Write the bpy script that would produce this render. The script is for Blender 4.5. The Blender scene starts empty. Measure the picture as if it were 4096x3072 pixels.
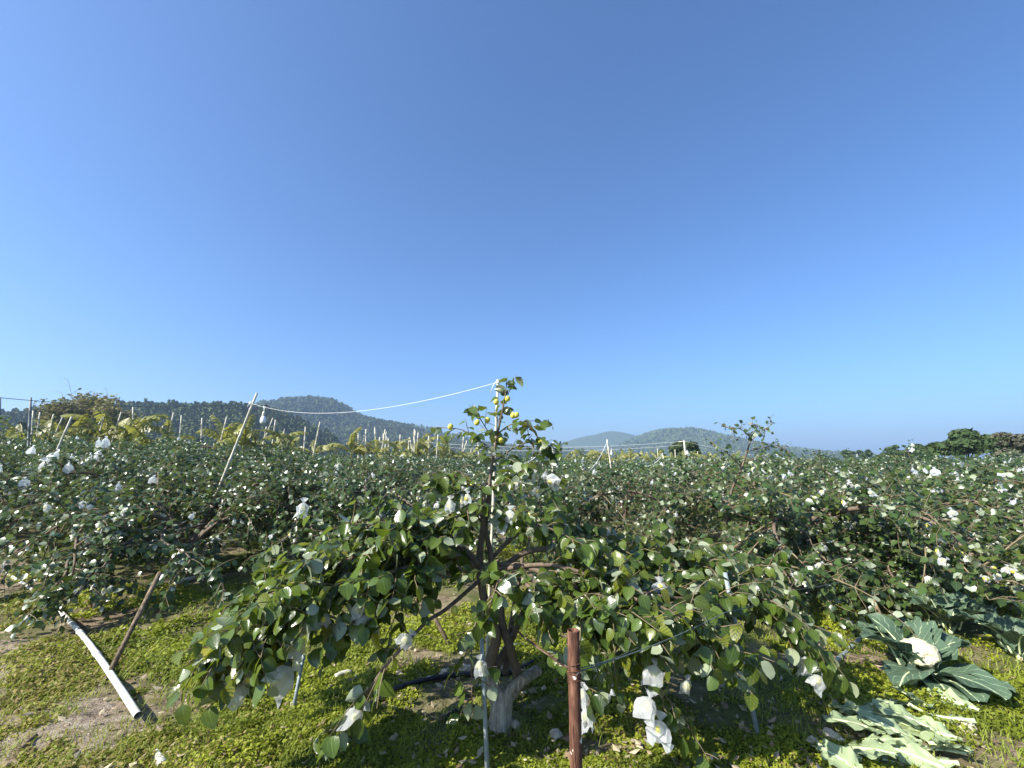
import bpy, math, random
import numpy as np
from mathutils import Vector, Matrix

# ------------------------------------------------------------------ camera, sky, sun, exposure
sc = bpy.context.scene
COL = sc.collection
CAM_H = 1.5
FPX = 1775.0                       # focal length in pixels of the 4096 px wide photograph
PITCH = math.radians(9.7)
CP, SP = math.cos(PITCH), math.sin(PITCH)
cam_data = bpy.data.cameras.new('camera')
cam = bpy.data.objects.new('camera', cam_data)
COL.objects.link(cam)
cam_data.sensor_width = 36.0
cam_data.lens = 36.0 * FPX / 4096.0
cam_data.clip_start = 0.05
cam_data.clip_end = 9000
cam.location = (0, 0, CAM_H)
cam.rotation_euler = (math.pi / 2 + PITCH, 0, 0)
sc.camera = cam

SUN_EL = math.radians(38)
SUN_AZ = math.radians(-119)         # clockwise from +Y seen from above: left of the view, a little behind the camera
SUN_DIR = Vector((math.sin(SUN_AZ) * math.cos(SUN_EL), math.cos(SUN_AZ) * math.cos(SUN_EL), math.sin(SUN_EL)))
world = bpy.data.worlds.new('World')
sc.world = world
world.use_nodes = True
wn = world.node_tree
sky = wn.nodes.new('ShaderNodeTexSky')
sky.sky_type = 'NISHITA'
sky.sun_disc = False
sky.sun_elevation = SUN_EL
sky.sun_rotation = SUN_AZ
sky.air_density = 1.0
sky.dust_density = 2.0
sky.ozone_density = 9.0
bg = wn.nodes['Background']
bg.inputs['Strength'].default_value = 0.099
tint = wn.nodes.new('ShaderNodeMix'); tint.data_type = 'RGBA'; tint.blend_type = 'MULTIPLY'; tint.inputs[0].default_value = 1.0
tint.inputs[7].default_value = (.90, 1.0, 1.07, 1)          # even white balance of the whole sky
wn.links.new(sky.outputs[0], tint.inputs[6])
wn.links.new(tint.outputs[2], bg.inputs[0])

sun_data = bpy.data.lights.new('sun', 'SUN')
sun_data.energy = 5.0
sun_data.angle = math.radians(0.5)
sun_data.color = (1.0, 0.95, 0.86)
sun = bpy.data.objects.new('sun', sun_data)
COL.objects.link(sun)
sun.rotation_euler = SUN_DIR.to_track_quat('Z', 'Y').to_euler()

sc.view_settings.view_transform = 'Standard'
sc.view_settings.look = 'None'
sc.view_settings.exposure = 1.1
sc.view_settings.gamma = 1.0
sc.render.engine = 'CYCLES'
sc.cycles.use_denoising = True
sc.cycles.max_bounces = 6
sc.cycles.diffuse_bounces = 3
sc.cycles.glossy_bounces = 2
sc.cycles.transmission_bounces = 4
sc.cycles.transparent_max_bounces = 6
sc.cycles.volume_bounces = 1
sc.cycles.caustics_reflective = False
sc.cycles.caustics_refractive = False

# ------------------------------------------------------------------ helpers
rng = np.random.default_rng(7)
random.seed(7)


def tag(o, label=None, cat=None, group=None, kind=None):
    if label: o['label'] = label
    if cat: o['category'] = cat
    if group: o['group'] = group
    if kind: o['kind'] = kind
    return o


def link(name, data, parent=None, loc=None):
    o = bpy.data.objects.new(name, data)
    COL.objects.link(o)
    if parent is not None: o.parent = parent
    if loc is not None: o.location = loc
    return o


def at(u, v, Y):
    """world point at world depth Y seen at photo pixel (u, v)"""
    x = (u - 2048) / FPX
    yc = -(v - 1536) / FPX
    dy = CP - yc * SP
    dz = SP + yc * CP
    return np.array([x / dy * Y, Y, CAM_H + dz / dy * Y])


def ground_at(u, v, z=0.0):
    x = (u - 2048) / FPX
    yc = -(v - 1536) / FPX
    dy = CP - yc * SP
    dz = SP + yc * CP
    Y = (z - CAM_H) / dz * dy
    return np.array([x / dy * Y, Y, z])


def _hash(ix, iy, seed):
    h = (ix.astype(np.int64) * 374761393 + iy.astype(np.int64) * 668265263 + seed * 982451653) & 0x7fffffff
    h = ((h ^ (h >> 13)) * 1274126177) & 0x7fffffff
    return ((h ^ (h >> 16)) & 0xffff) / 65535.0


def vnoise(x, y, scale, seed=0):
    x = np.asarray(x, float) / scale; y = np.asarray(y, float) / scale
    ix = np.floor(x); iy = np.floor(y)
    fx = x - ix; fy = y - iy
    fx = fx * fx * (3 - 2 * fx); fy = fy * fy * (3 - 2 * fy)
    a = _hash(ix, iy, seed); b = _hash(ix + 1, iy, seed); c = _hash(ix, iy + 1, seed); d = _hash(ix + 1, iy + 1, seed)
    return (a * (1 - fx) + b * fx) * (1 - fy) + (c * (1 - fx) + d * fx) * fy


def sstep(x, a, b):
    t = np.clip((np.asarray(x, float) - a) / (b - a), 0, 1)
    return t * t * (3 - 2 * t)


def gz(x, y):
    """height of the ground"""
    x = np.asarray(x, float); y = np.asarray(y, float)
    near = 1 - sstep(np.hypot(x, y), 14, 30)
    rise = 0.55 * sstep(-x, 5, 16) * sstep(y, 7, 15) * (1 - sstep(np.hypot(x, y), 120, 300))
    bump = 0.07 * (vnoise(x, y, 0.8, 3) - 0.5) + 0.05 * (vnoise(x, y, 0.28, 5) - 0.5) + 0.02 * (vnoise(x, y, 0.1, 6) - .5)
    return rise + near * bump


def gzf(x, y):
    return float(gz(np.array([x]), np.array([y]))[0])


class MB:
    """collects vertices and faces (tris or quads) and builds one mesh"""
    def __init__(self):
        self.v = []; self.f = {3: [], 4: []}; self.c = []; self.uv = []; self.n = 0

    def add(self, V, F, col=None, uv=None):
        V = np.asarray(V, float).reshape(-1, 3)
        groups = F if isinstance(F, (list, tuple)) and len(F) and isinstance(F[0], np.ndarray) and F[0].ndim == 2 else [np.asarray(F)]
        for g in groups:
            if len(g): self.f[g.shape[1]].append(g + self.n)
        self.v.append(V)
        if col is None: col = (0.5, 0, 0, 1)
        col = np.asarray(col, float)
        if col.ndim == 1: col = np.tile(col, (len(V), 1))
        self.c.append(col)
        self.uv.append(np.zeros((len(V), 2)) if uv is None else np.asarray(uv, float))
        self.n += len(V)

    def mesh(self, name, mat, smooth=True):
        V = np.concatenate(self.v); C = np.concatenate(self.c); U = np.concatenate(self.uv)
        loops = []; starts = []; pos = 0
        for k in (3, 4):
            if self.f[k]:
                F = np.concatenate(self.f[k])
                loops.append(F.ravel())
                starts.append(pos + np.arange(len(F)) * k)
                pos += F.size
        loops = np.concatenate(loops).astype(np.int32); starts = np.concatenate(starts).astype(np.int32)
        me = bpy.data.meshes.new(name)
        me.vertices.add(len(V)); me.vertices.foreach_set('co', V.astype(np.float32).ravel())
        me.loops.add(len(loops)); me.loops.foreach_set('vertex_index', loops)
        me.polygons.add(len(starts)); me.polygons.foreach_set('loop_start', starts)
        me.polygons.foreach_set('use_smooth', np.full(len(starts), smooth, dtype=bool))
        me.update(calc_edges=True)
        a = me.color_attributes.new('tint', 'FLOAT_COLOR', 'POINT')
        a.data.foreach_set('color', C.astype(np.float32).ravel())
        ul = me.uv_layers.new(name='UVMap')
        ul.data.foreach_set('uv', U[loops].astype(np.float32).ravel())
        if mat: me.materials.append(mat)
        return me

    def build(self, name, mat, parent=None, smooth=True, loc=None):
        return link(name, self.mesh(name, mat, smooth), parent, loc)


def tube(P, R, n=6, cap=True, wob=0.0, seed=0):
    """quads (and end caps as triangles) along polyline P with radii R"""
    P = np.asarray(P, float); m = len(P)
    R = np.broadcast_to(np.asarray(R, float), (m,))
    T = np.gradient(P, axis=0); T /= np.linalg.norm(T, axis=1)[:, None] + 1e-12
    ref = np.array([0, 0, 1.0]) if abs(T[0, 2]) < 0.9 else np.array([1.0, 0, 0])
    N = np.cross(T, ref); N /= np.linalg.norm(N, axis=1)[:, None] + 1e-12
    for i in range(1, m):
        q = N[i - 1] - T[i] * np.dot(N[i - 1], T[i]); l = np.linalg.norm(q)
        if l > 1e-6: N[i] = q / l
    B = np.cross(T, N)
    a = np.arange(n) / n * 2 * np.pi
    rr = R[:, None] * np.ones(n)
    if wob:
        r_ = np.random.default_rng(seed)
        rr = rr * (1 + wob * (r_.random((m, n)) - .5) * 2)
    V = P[:, None, :] + rr[:, :, None] * (np.cos(a)[None, :, None] * N[:, None, :] + np.sin(a)[None, :, None] * B[:, None, :])
    V = V.reshape(-1, 3)
    i = np.arange(m - 1)[:, None] * n; j = np.arange(n)[None, :]; j2 = (j + 1) % n
    F = np.stack([i + j, i + j2, i + n + j2, i + n + j], -1).reshape(-1, 4)
    uv = np.stack([np.tile(np.arange(n) / n, m), np.repeat(np.linspace(0, 1, m), n)], 1)
    if cap:
        V = np.concatenate([V, P[:1], P[-1:]]); c0 = m * n; c1 = c0 + 1
        jj = np.arange(n); j2 = (jj + 1) % n
        F3 = np.concatenate([np.stack([j2, jj, np.full(n, c0)], 1), np.stack([(m - 1) * n + jj, (m - 1) * n + j2, np.full(n, c1)], 1)])
        uv = np.concatenate([uv, [[.5, 0], [.5, 1]]])
        return V, [F, F3], uv
    return V, [F], uv


def spline(P, k=4):
    """Catmull-Rom through P"""
    P = np.asarray(P, float)
    if len(P) < 3:
        t = np.linspace(0, 1, k + 1)[:, None]
        return P[0] * (1 - t) + P[-1] * t
    Q = np.concatenate([[2 * P[0] - P[1]], P, [2 * P[-1] - P[-2]]])
    out = []
    for i in range(1, len(Q) - 2):
        t = np.linspace(0, 1, k, endpoint=False)[:, None]
        a, b, c, d = Q[i - 1], Q[i], Q[i + 1], Q[i + 2]
        out.append(.5 * ((2 * b) + (c - a) * t + (2 * a - 5 * b + 4 * c - d) * t ** 2 + (3 * b - a - 3 * c + d) * t ** 3))
    out.append(P[-1:])
    return np.concatenate(out)


def box(cx, cy, cz, sx, sy, sz):
    V = np.array([[x, y, z] for z in (-.5, .5) for y in (-.5, .5) for x in (-.5, .5)]) * [sx, sy, sz] + [cx, cy, cz]
    F = np.array([[0, 2, 3, 1], [4, 5, 7, 6], [0, 1, 5, 4], [2, 6, 7, 3], [0, 4, 6, 2], [1, 3, 7, 5]])
    return V, F


def unit(v):
    v = np.asarray(v, float)
    return v / (np.linalg.norm(v) + 1e-12)


def ico(sub=1):
    t = (1 + 5 ** .5) / 2
    V = [(-1, t, 0), (1, t, 0), (-1, -t, 0), (1, -t, 0), (0, -1, t), (0, 1, t), (0, -1, -t), (0, 1, -t), (t, 0, -1), (t, 0, 1), (-t, 0, -1), (-t, 0, 1)]
    F = [(0, 11, 5), (0, 5, 1), (0, 1, 7), (0, 7, 10), (0, 10, 11), (1, 5, 9), (5, 11, 4), (11, 10, 2), (10, 7, 6), (7, 1, 8), (3, 9, 4), (3, 4, 2), (3, 2, 6), (3, 6, 8), (3, 8, 9), (4, 9, 5), (2, 4, 11), (6, 2, 10), (8, 6, 7), (9, 8, 1)]
    V = [unit(v) for v in V]
    for _ in range(sub):
        cache = {}; G = []
        def mid(a, b):
            k = (min(a, b), max(a, b))
            if k not in cache:
                cache[k] = len(V); V.append(unit(V[a] + V[b]))
            return cache[k]
        for a, b, c in F:
            x, y, z = mid(a, b), mid(b, c), mid(c, a)
            G += [(a, x, z), (b, y, x), (c, z, y), (x, y, z)]
        F = G
    return np.array(V), np.array(F)


# ------------------------------------------------------------------ materials
class NT:
    def __init__(self, name):
        self.m = bpy.data.materials.new(name); self.m.use_nodes = True
        self.t = self.m.node_tree; self.t.nodes.clear()
        self.out = self.t.nodes.new('ShaderNodeOutputMaterial')

    def n(self, kind, **kw):
        nd = self.t.nodes.new('ShaderNode' + kind)
        for k, v in kw.items():
            if k in nd.inputs.keys(): self.set(nd, k, v)
            else: setattr(nd, k, v)
        return nd

    def set(self, nd, k, v):
        if isinstance(v, bpy.types.NodeSocket): self.t.links.new(v, nd.inputs[k])
        else:
            if isinstance(v, tuple) and len(v) == 3: v = (*v, 1.0) if nd.inputs[k].type == 'RGBA' else v
            nd.inputs[k].default_value = v

    def mix(self, f, a, b):
        nd = self.t.nodes.new('ShaderNodeMix'); nd.data_type = 'RGBA'
        for s, v in ((nd.inputs[0], f), (nd.inputs[6], a), (nd.inputs[7], b)):
            if isinstance(v, bpy.types.NodeSocket): self.t.links.new(v, s)
            else: s.default_value = (*v, 1.0) if isinstance(v, tuple) else v
        return nd.outputs[2]

    def math(self, op, a, b=0.0, c=0.0, clamp=False):
        nd = self.t.nodes.new('ShaderNodeMath'); nd.operation = op; nd.use_clamp = clamp
        for s, v in zip(nd.inputs, (a, b, c)):
            if isinstance(v, bpy.types.NodeSocket): self.t.links.new(v, s)
            else: s.default_value = v
        return nd.outputs[0]

    def ramp(self, f, stops):
        nd = self.t.nodes.new('ShaderNodeValToRGB')
        e = nd.color_ramp.elements
        while len(e) < len(stops): e.new(0.5)
        for el, (p, c) in zip(e, stops): el.position = p; el.color = (*c, 1)
        self.t.links.new(f, nd.inputs[0])
        return nd.outputs[0]

    def coords(self, which='Object', scale=None):
        o = self.t.nodes.new('ShaderNodeTexCoord').outputs[which]
        if scale:
            mp = self.t.nodes.new('ShaderNodeMapping'); mp.inputs['Scale'].default_value = scale
            self.t.links.new(o, mp.inputs[0]); o = mp.outputs[0]
        return o

    def noise(self, vec, scale, detail=4, rough=.6):
        nd = self.n('TexNoise'); self.t.links.new(vec, nd.inputs['Vector'])
        nd.inputs['Scale'].default_value = scale; nd.inputs['Detail'].default_value = detail; nd.inputs['Roughness'].default_value = rough
        return nd.outputs[0]

    def bump(self, h, strength=.5, dist=.01):
        nd = self.n('Bump'); self.t.links.new(h, nd.inputs['Height'])
        nd.inputs['Strength'].default_value = strength; nd.inputs['Distance'].default_value = dist
        return nd.outputs[0]

    def done(self, sh):
        self.t.links.new(sh, self.out.inputs[0]); return self.m


def simple(name, c1, c2, scale=8, rough=.75, stretch=None, bump=None, spec=.3, coords='Object', metal=0.0):
    t = NT(name)
    co = t.coords(coords, stretch)
    nz = t.noise(co, scale, 5)
    col = t.ramp(nz, [(.32, c1), (.68, c2)])
    p = t.n('BsdfPrincipled', Roughness=rough)
    p.inputs['Specular IOR Level'].default_value = spec
    p.inputs['Metallic'].default_value = metal
    t.t.links.new(col, p.inputs['Base Color'])
    if bump: t.t.links.new(t.bump(nz, *bump), p.inputs['Normal'])
    return t.done(p.outputs[0])


def leafy(name, dark, light, under, yellow=None, rough=.4, transl=.25, tcol=(.2, .3, .03), spec=.5, veins=True):
    """two-sided leaf: tint.r picks dark..light, tint.g how far it has yellowed, the back of the blade is paler"""
    t = NT(name)
    at_ = t.n('Attribute', attribute_name='tint')
    sep = t.n('SeparateColor'); t.t.links.new(at_.outputs['Color'], sep.inputs[0])
    col = t.mix(sep.outputs[0], dark, light)
    uv = t.n('UVMap').outputs[0]
    if yellow:
        sx0 = t.n('SeparateXYZ'); t.t.links.new(uv, sx0.inputs[0])
        sd0 = t.math('ABSOLUTE', t.math('SUBTRACT', sx0.outputs[1], .5))
        nzz = t.noise(t.coords('Object'), 40, 3)
        ph0 = t.math('ADD', t.math('SUBTRACT', sx0.outputs[0], t.math('MULTIPLY', sd0, .7)), t.math('MULTIPLY', nzz, .22))
        wv = t.math('ADD', t.math('MULTIPLY', t.math('SINE', t.math('MULTIPLY', ph0, 30.0)), .45), t.math('MULTIPLY', nzz, .9))
        f = t.math('MULTIPLY', wv, sep.outputs[1], clamp=True)
        f = t.math('ADD', f, t.math('MULTIPLY', t.math('SUBTRACT', sep.outputs[1], .75, clamp=True), 3.0), clamp=True)
        col = t.mix(f, col, yellow)
    if veins:
        sv = t.n('SeparateXYZ'); t.t.links.new(uv, sv.inputs[0])
        sd1 = t.math('ABSOLUTE', t.math('SUBTRACT', sv.outputs[1], .5))
        mv = t.math('SUBTRACT', 1.0, t.math('MULTIPLY', sd1, 30.0), clamp=True)
        sv2 = t.math('SUBTRACT', 1.0, t.math('MULTIPLY', t.math('ABSOLUTE', t.math('SUBTRACT', sd1, .22)), 45.0), clamp=True)
        blot = t.noise(t.coords('Object'), 28, 4)
        col = t.mix(t.math('MULTIPLY', blot, .5), col, tuple(x * .55 for x in dark))
        col = t.mix(t.math('MULTIPLY', t.math('MAXIMUM', mv, t.math('MULTIPLY', sv2, .6)), .4), col, tuple(min(1, x * 2.2) for x in light))
    geo = t.n('NewGeometry')
    und = t.mix(sep.outputs[0], tuple(x * .8 for x in under), under)
    oi = t.n('ObjectInfo')
    br_ = t.math('ADD', t.math('MULTIPLY', oi.outputs['Random'], .5), .75)
    vm = t.n('VectorMath', operation='SCALE'); t.t.links.new(col, vm.inputs[0]); t.t.links.new(br_, vm.inputs['Scale'])
    col = vm.outputs[0]
    col2 = t.mix(geo.outputs['Backfacing'], col, und)
    p = t.n('BsdfPrincipled', Roughness=rough)
    p.inputs['Specular IOR Level'].default_value = spec
    t.t.links.new(col2, p.inputs['Base Color'])
    if veins:
        sx = t.n('SeparateXYZ'); t.t.links.new(uv, sx.inputs[0])
        side = t.math('ABSOLUTE', t.math('SUBTRACT', sx.outputs[1], .5))
        h = t.math('SINE', t.math('MULTIPLY', t.math('ADD', t.math('MULTIPLY', side, 1.3), sx.outputs[0]), 26.0))
        t.t.links.new(t.bump(h, .10, .001), p.inputs['Normal'])
    tr = t.n('BsdfTranslucent')
    t.t.links.new(t.mix(.5, tcol, col), tr.inputs['Color'])
    mx = t.n('MixShader'); mx.inputs[0].default_value = transl
    t.t.links.new(p.outputs[0], mx.inputs[1]); t.t.links.new(tr.outputs[0], mx.inputs[2])
    return t.done(mx.outputs[0])


M = {}
M['leaf'] = leafy('jujube_leaf', (.032, .062, .013), (.135, .205, .030), (.36, .41, .26), yellow=(.50, .43, .03), rough=.27, transl=.33, tcol=(.26, .34, .015))
M['row_leaf'] = leafy('row_jujube_leaf', (.020, .042, .013), (.078, .130, .030), (.33, .38, .25), yellow=(.50, .43, .03), rough=.30, transl=.24, tcol=(.20, .28, .02))  # darker, less translucent leaf colour for every jujube tree but the nearest
M['weed'] = leafy('weed_leaf', (.10, .135, .014), (.37, .41, .036), (.27, .32, .05), yellow=(.34, .24, .10), rough=.55, transl=.35, tcol=(.30, .38, .03), spec=.25, veins=False)
M['banana'] = leafy('banana_leaf', (.10, .118, .030), (.33, .325, .085), (.36, .36, .13), yellow=(.42, .30, .11), rough=.45, transl=.35, tcol=(.40, .40, .05), veins=False)
M['tree_leaf'] = leafy('tree_leaf', (.030, .055, .020), (.075, .115, .035), (.09, .12, .05), rough=.6, transl=.2, tcol=(.10, .14, .02), spec=.2, veins=False)
M['pale_tree_leaf'] = leafy('pale_tree_leaf', (.06, .085, .025), (.14, .17, .05), (.14, .17, .07), rough=.6, transl=.25, tcol=(.16, .18, .03), spec=.2, veins=False)
M['bamboo_leaf'] = leafy('bamboo_leaf', (.11, .105, .035), (.24, .22, .075), (.24, .22, .09), rough=.6, transl=.3, tcol=(.24, .22, .05), spec=.2, veins=False)
M['grey_leaf'] = leafy('grey_twig_leaf', (.075, .078, .050), (.15, .148, .095), (.15, .148, .10), rough=.7, transl=.15, tcol=(.15, .13, .05), spec=.1, veins=False)
M['hill_leaf'] = leafy('hill_tree_leaf', (.036, .060, .028), (.130, .160, .066), (.11, .135, .06), rough=.75, transl=.1, tcol=(.08, .11, .02), spec=.1, veins=False)
M['bark'] = simple('trunk_bark', (.16, .135, .10), (.52, .46, .36), 3.2, .9, (14, 14, 2.2), (.9, .02), .1)
M['limb'] = simple('limb_bark', (.085, .062, .045), (.20, .150, .105), 9, .75, (3, 3, 1), (.4, .006), .25)
M['twig'] = simple('twig_bark', (.12, .085, .05), (.24, .19, .11), 20, .7)
M['bamboo'] = simple('dry_bamboo', (.40, .36, .26), (.66, .62, .50), 4, .6, (30, 30, 2), (.3, .003))
M['dark_bamboo'] = simple('weathered_bamboo', (.16, .17, .16), (.30, .31, .29), 4, .7, (30, 30, 2))
M['prop'] = simple('prop_wood', (.06, .042, .026), (.24, .18, .11), 5, .85, (9, 9, 2), (.6, .01))
M['stake'] = simple('galvanised_pipe', (.20, .235, .24), (.30, .34, .345), 30, .5, None, None, .5)
M['pvc'] = simple('white_pvc', (.42, .38, .30), (.78, .77, .71), 3.5, .45, None, None, .5)
M['hose'] = simple('black_hose', (.012, .013, .016), (.035, .036, .04), 30, .5)
M['cord'] = simple('white_cord', (.70, .70, .68), (.85, .85, .83), 60, .7)
M['dark_cord'] = simple('dark_cord', (.05, .07, .07), (.13, .17, .17), 60, .7)
M['green_cord'] = simple('green_cord', (.05, .11, .10), (.12, .22, .20), 60, .6)
M['black_plastic'] = simple('black_plastic', (.01, .01, .01), (.03, .03, .03), 30, .5)
M['rust_wire'] = simple('rusty_wire', (.05, .022, .013), (.15, .065, .035), 60, .8)
M['socket'] = simple('lamp_socket', (.62, .60, .45), (.74, .72, .58), 20, .5)
M['bulb'] = simple('frosted_glass', (.84, .84, .78), (.93, .93, .88), 10, .18, None, None, .5)
M['fruit'] = simple('jujube_skin', (.50, .52, .06), (.62, .52, .08), 14, .35, None, None, .5)
M['ripe_fruit'] = simple('ripe_jujube_skin', (.55, .50, .06), (.56, .30, .05), 20, .35, None, None, .5)
M['stone'] = simple('pale_stone', (.36, .30, .22), (.66, .58, .46), 9, .9, None, (.6, .02), .2)
M['concrete'] = simple('concrete', (.42, .40, .34), (.66, .63, .55), 12, .9, None, (.5, .01), .2)
M['curd'] = simple('cauliflower_curd', (.48, .43, .26), (.70, .66, .46), 60, .7, None, (.6, .01), .3)
M['stalk'] = simple('cauliflower_stalk', (.52, .60, .30), (.68, .73, .44), 12, .5)
M['litter'] = leafy('dry_leaf', (.20, .13, .07), (.52, .44, .30), (.50, .43, .31), rough=.8, transl=.15, tcol=(.3, .2, .08), spec=.15, veins=False)
M['clod'] = simple('soil_clod', (.16, .11, .07), (.38, .30, .21), 14, .95, None, None, .1)


def film():
    t = NT('fruit_bag_film')
    co = t.coords('Object')
    nz = t.noise(co, 55, 3)
    bp = t.bump(nz, .9, .006)
    p = t.n('BsdfPrincipled', Roughness=.22)
    p.inputs['Base Color'].default_value = (.88, .90, .90, 1); p.inputs['Specular IOR Level'].default_value = .6
    t.t.links.new(bp, p.inputs['Normal'])
    tl = t.n('BsdfTranslucent'); tl.inputs['Color'].default_value = (.90, .92, .88, 1)
    tp = t.n('BsdfTransparent'); tp.inputs['Color'].default_value = (.97, .98, .97, 1)
    a = t.n('MixShader'); a.inputs[0].default_value = .38
    t.t.links.new(p.outputs[0], a.inputs[1]); t.t.links.new(tl.outputs[0], a.inputs[2])
    b = t.n('MixShader'); b.inputs[0].default_value = .40
    t.t.links.new(a.outputs[0], b.inputs[1]); t.t.links.new(tp.outputs[0], b.inputs[2])
    return t.done(b.outputs[0])


M['film'] = film()


def rusty():
    t = NT('rusty_steel')
    co = t.coords('Object')
    n1 = t.noise(t.coords('Object', (60, 60, 14)), 1.0, 6)
    col = t.ramp(n1, [(.3, (.045, .022, .015)), (.52, (.12, .055, .034)), (.75, (.25, .135, .085))])
    n2 = t.noise(co, 17, 4, .6)
    f = t.ramp(n2, [(.625, (0, 0, 0)), (.65, (1, 1, 1))])
    col = t.mix(f, col, (.74, .67, .55))
    p = t.n('BsdfPrincipled', Roughness=.85); p.inputs['Specular IOR Level'].default_value = .2
    t.t.links.new(col, p.inputs['Base Color'])
    t.t.links.new(t.bump(n1, .6, .004), p.inputs['Normal'])
    return t.done(p.outputs[0])


M['rust'] = rusty()


def cabbage(name, body, vein):
    t = NT(name)
    uv = t.n('UVMap').outputs[0]
    sx = t.n('SeparateXYZ'); t.t.links.new(uv, sx.inputs[0])
    side = t.math('ABSOLUTE', t.math('SUBTRACT', sx.outputs[1], .5))
    wob = t.math('MULTIPLY', t.noise(uv, 6, 3), .10)
    ph = t.math('ADD', t.math('SUBTRACT', sx.outputs[0], t.math('MULTIPLY', side, .75)), wob)
    s = t.math('SINE', t.math('MULTIPLY', ph, 44.0))
    lat = t.math('SUBTRACT', t.math('MULTIPLY', s, 9.0), 8.3, clamp=True)
    mid = t.math('SUBTRACT', 1.0, t.math('MULTIPLY', side, 26.0), clamp=True)
    f = t.math('MAXIMUM', t.math('MULTIPLY', lat, .75), mid, clamp=True)
    nz = t.noise(t.coords('Object'), 16, 4)
    b = t.mix(nz, tuple(x * .72 for x in body), tuple(min(1, x * 1.25) for x in body))
    col = t.mix(f, b, vein)
    p = t.n('BsdfPrincipled', Roughness=.5); p.inputs['Specular IOR Level'].default_value = .4
    t.t.links.new(col, p.inputs['Base Color'])
    t.t.links.new(t.bump(t.math('ADD', f, t.math('MULTIPLY', nz, .6)), .5, .006), p.inputs['Normal'])
    tr = t.n('BsdfTranslucent'); t.t.links.new(col, tr.inputs['Color'])
    mx = t.n('MixShader'); mx.inputs[0].default_value = .18
    t.t.links.new(p.outputs[0], mx.inputs[1]); t.t.links.new(tr.outputs[0], mx.inputs[2])
    return t.done(mx.outputs[0])


M['cabbage'] = cabbage('cauliflower_leaf', (.082, .132, .078), (.42, .52, .31))
M['cut_cabbage'] = cabbage('cut_cauliflower_leaf', (.29, .36, .19), (.54, .58, .32))


def ground_mat():
    t = NT('orchard_soil')
    co = t.coords('Object')
    n1 = t.noise(co, .9, 5); n2 = t.noise(co, 9, 6, .7); n3 = t.noise(co, 45, 4, .7)
    soil = t.ramp(n2, [(.28, (.075, .052, .032)), (.5, (.19, .145, .095)), (.74, (.38, .31, .21))])
    green = t.ramp(n3, [(.3, (.035, .055, .012)), (.7, (.13, .17, .03))])
    f = t.ramp(n1, [(.40, (0, 0, 0)), (.58, (1, 1, 1))])
    col = t.mix(t.math('MULTIPLY', f, .8), soil, green)
    p = t.n('BsdfPrincipled', Roughness=.95); p.inputs['Specular IOR Level'].default_value = .1
    t.t.links.new(col, p.inputs['Base Color'])
    h = t.math('ADD', t.math('MULTIPLY', n2, 1.0), t.math('MULTIPLY', n3, .5))
    t.t.links.new(t.bump(h, .9, .03), p.inputs['Normal'])
    return t.done(p.outputs[0])


def path_mat():
    t = NT('path_soil')
    co = t.coords('Object')
    n1 = t.noise(co, 1.3, 5); n2 = t.noise(co, 16, 6, .7); n3 = t.noise(co, 70, 3, .7)
    a = t.ramp(n2, [(.3, (.13, .095, .065)), (.5, (.27, .215, .155)), (.72, (.46, .40, .32))])
    b = t.ramp(n3, [(.3, (.12, .065, .03)), (.7, (.32, .20, .10))])
    f = t.ramp(n1, [(.50, (0, 0, 0)), (.66, (1, 1, 1))])
    col = t.mix(t.math('MULTIPLY', f, .7), a, b)
    p = t.n('BsdfPrincipled', Roughness=.95); p.inputs['Specular IOR Level'].default_value = .1
    t.t.links.new(col, p.inputs['Base Color'])
    h = t.math('ADD', n2, t.math('MULTIPLY', n3, .6))
    t.t.links.new(t.bump(h, 1.0, .03), p.inputs['Normal'])
    return t.done(p.outputs[0])


M['ground'] = ground_mat()
M['path'] = path_mat()
M['tan_soil'] = simple('tan_soil', (.20, .13, .07), (.50, .38, .22), 2.2, .95, None, (.8, .02), .1)
M['hill'] = simple('hill_scrub', (.03, .045, .018), (.075, .095, .035), .06, .95, None, None, .05)

def ordinal(n):
    """first, second ... ninety-ninth"""
    a = 'first second third fourth fifth sixth seventh eighth ninth tenth eleventh twelfth thirteenth fourteenth fifteenth sixteenth seventeenth eighteenth nineteenth'.split()
    if n < 20: return a[n - 1]
    t, u = divmod(n, 10)
    if u == 0: return ['twentieth', 'thirtieth', 'fortieth', 'fiftieth', 'sixtieth', 'seventieth', 'eightieth', 'ninetieth'][t - 2]
    return ['twenty', 'thirty', 'forty', 'fifty', 'sixty', 'seventy', 'eighty', 'ninety'][t - 2] + '-' + a[u - 1]


def number_from_left(objs, text):
    """labels that say which one: counted from the left as the photograph shows them"""
    objs = sorted(objs, key=lambda o: o.location.x / o.location.y)
    for k, o in enumerate(objs): o['label'] = text % ordinal(k + 1)


# ------------------------------------------------------------------ ground, path
def axis(lo, hi, step, far):
    c = np.arange(lo, hi + step / 2, step)
    g = []; d = step; x = hi
    while x < far:
        d *= 1.22; x += d; g.append(min(x, far))
    h = []; d = step; x = lo
    while x > -far:
        d *= 1.22; x -= d; h.append(max(x, -far))
    return np.concatenate([h[::-1], c, g])


gx = axis(-9, 9, .09, 3400); gy = axis(1.0, 10, .09, 3400)
GX, GY = np.meshgrid(gx, gy)
GV = np.stack([GX, GY, gz(GX, GY)], -1).reshape(-1, 3)
nx, ny = len(gx), len(gy)
ii, jj = np.meshgrid(np.arange(nx - 1), np.arange(ny - 1))
q = (jj * nx + ii).ravel()
mb = MB(); mb.add(GV, np.stack([q, q + 1, q + nx + 1, q + nx], 1))
ground = mb.build('ground', M['ground'])
tag(ground, 'brown orchard soil with a green weed cover', kind='structure')

PIPE_A = ground_at(545, 2915); PIPE_B = ground_at(10, 2290)


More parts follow.
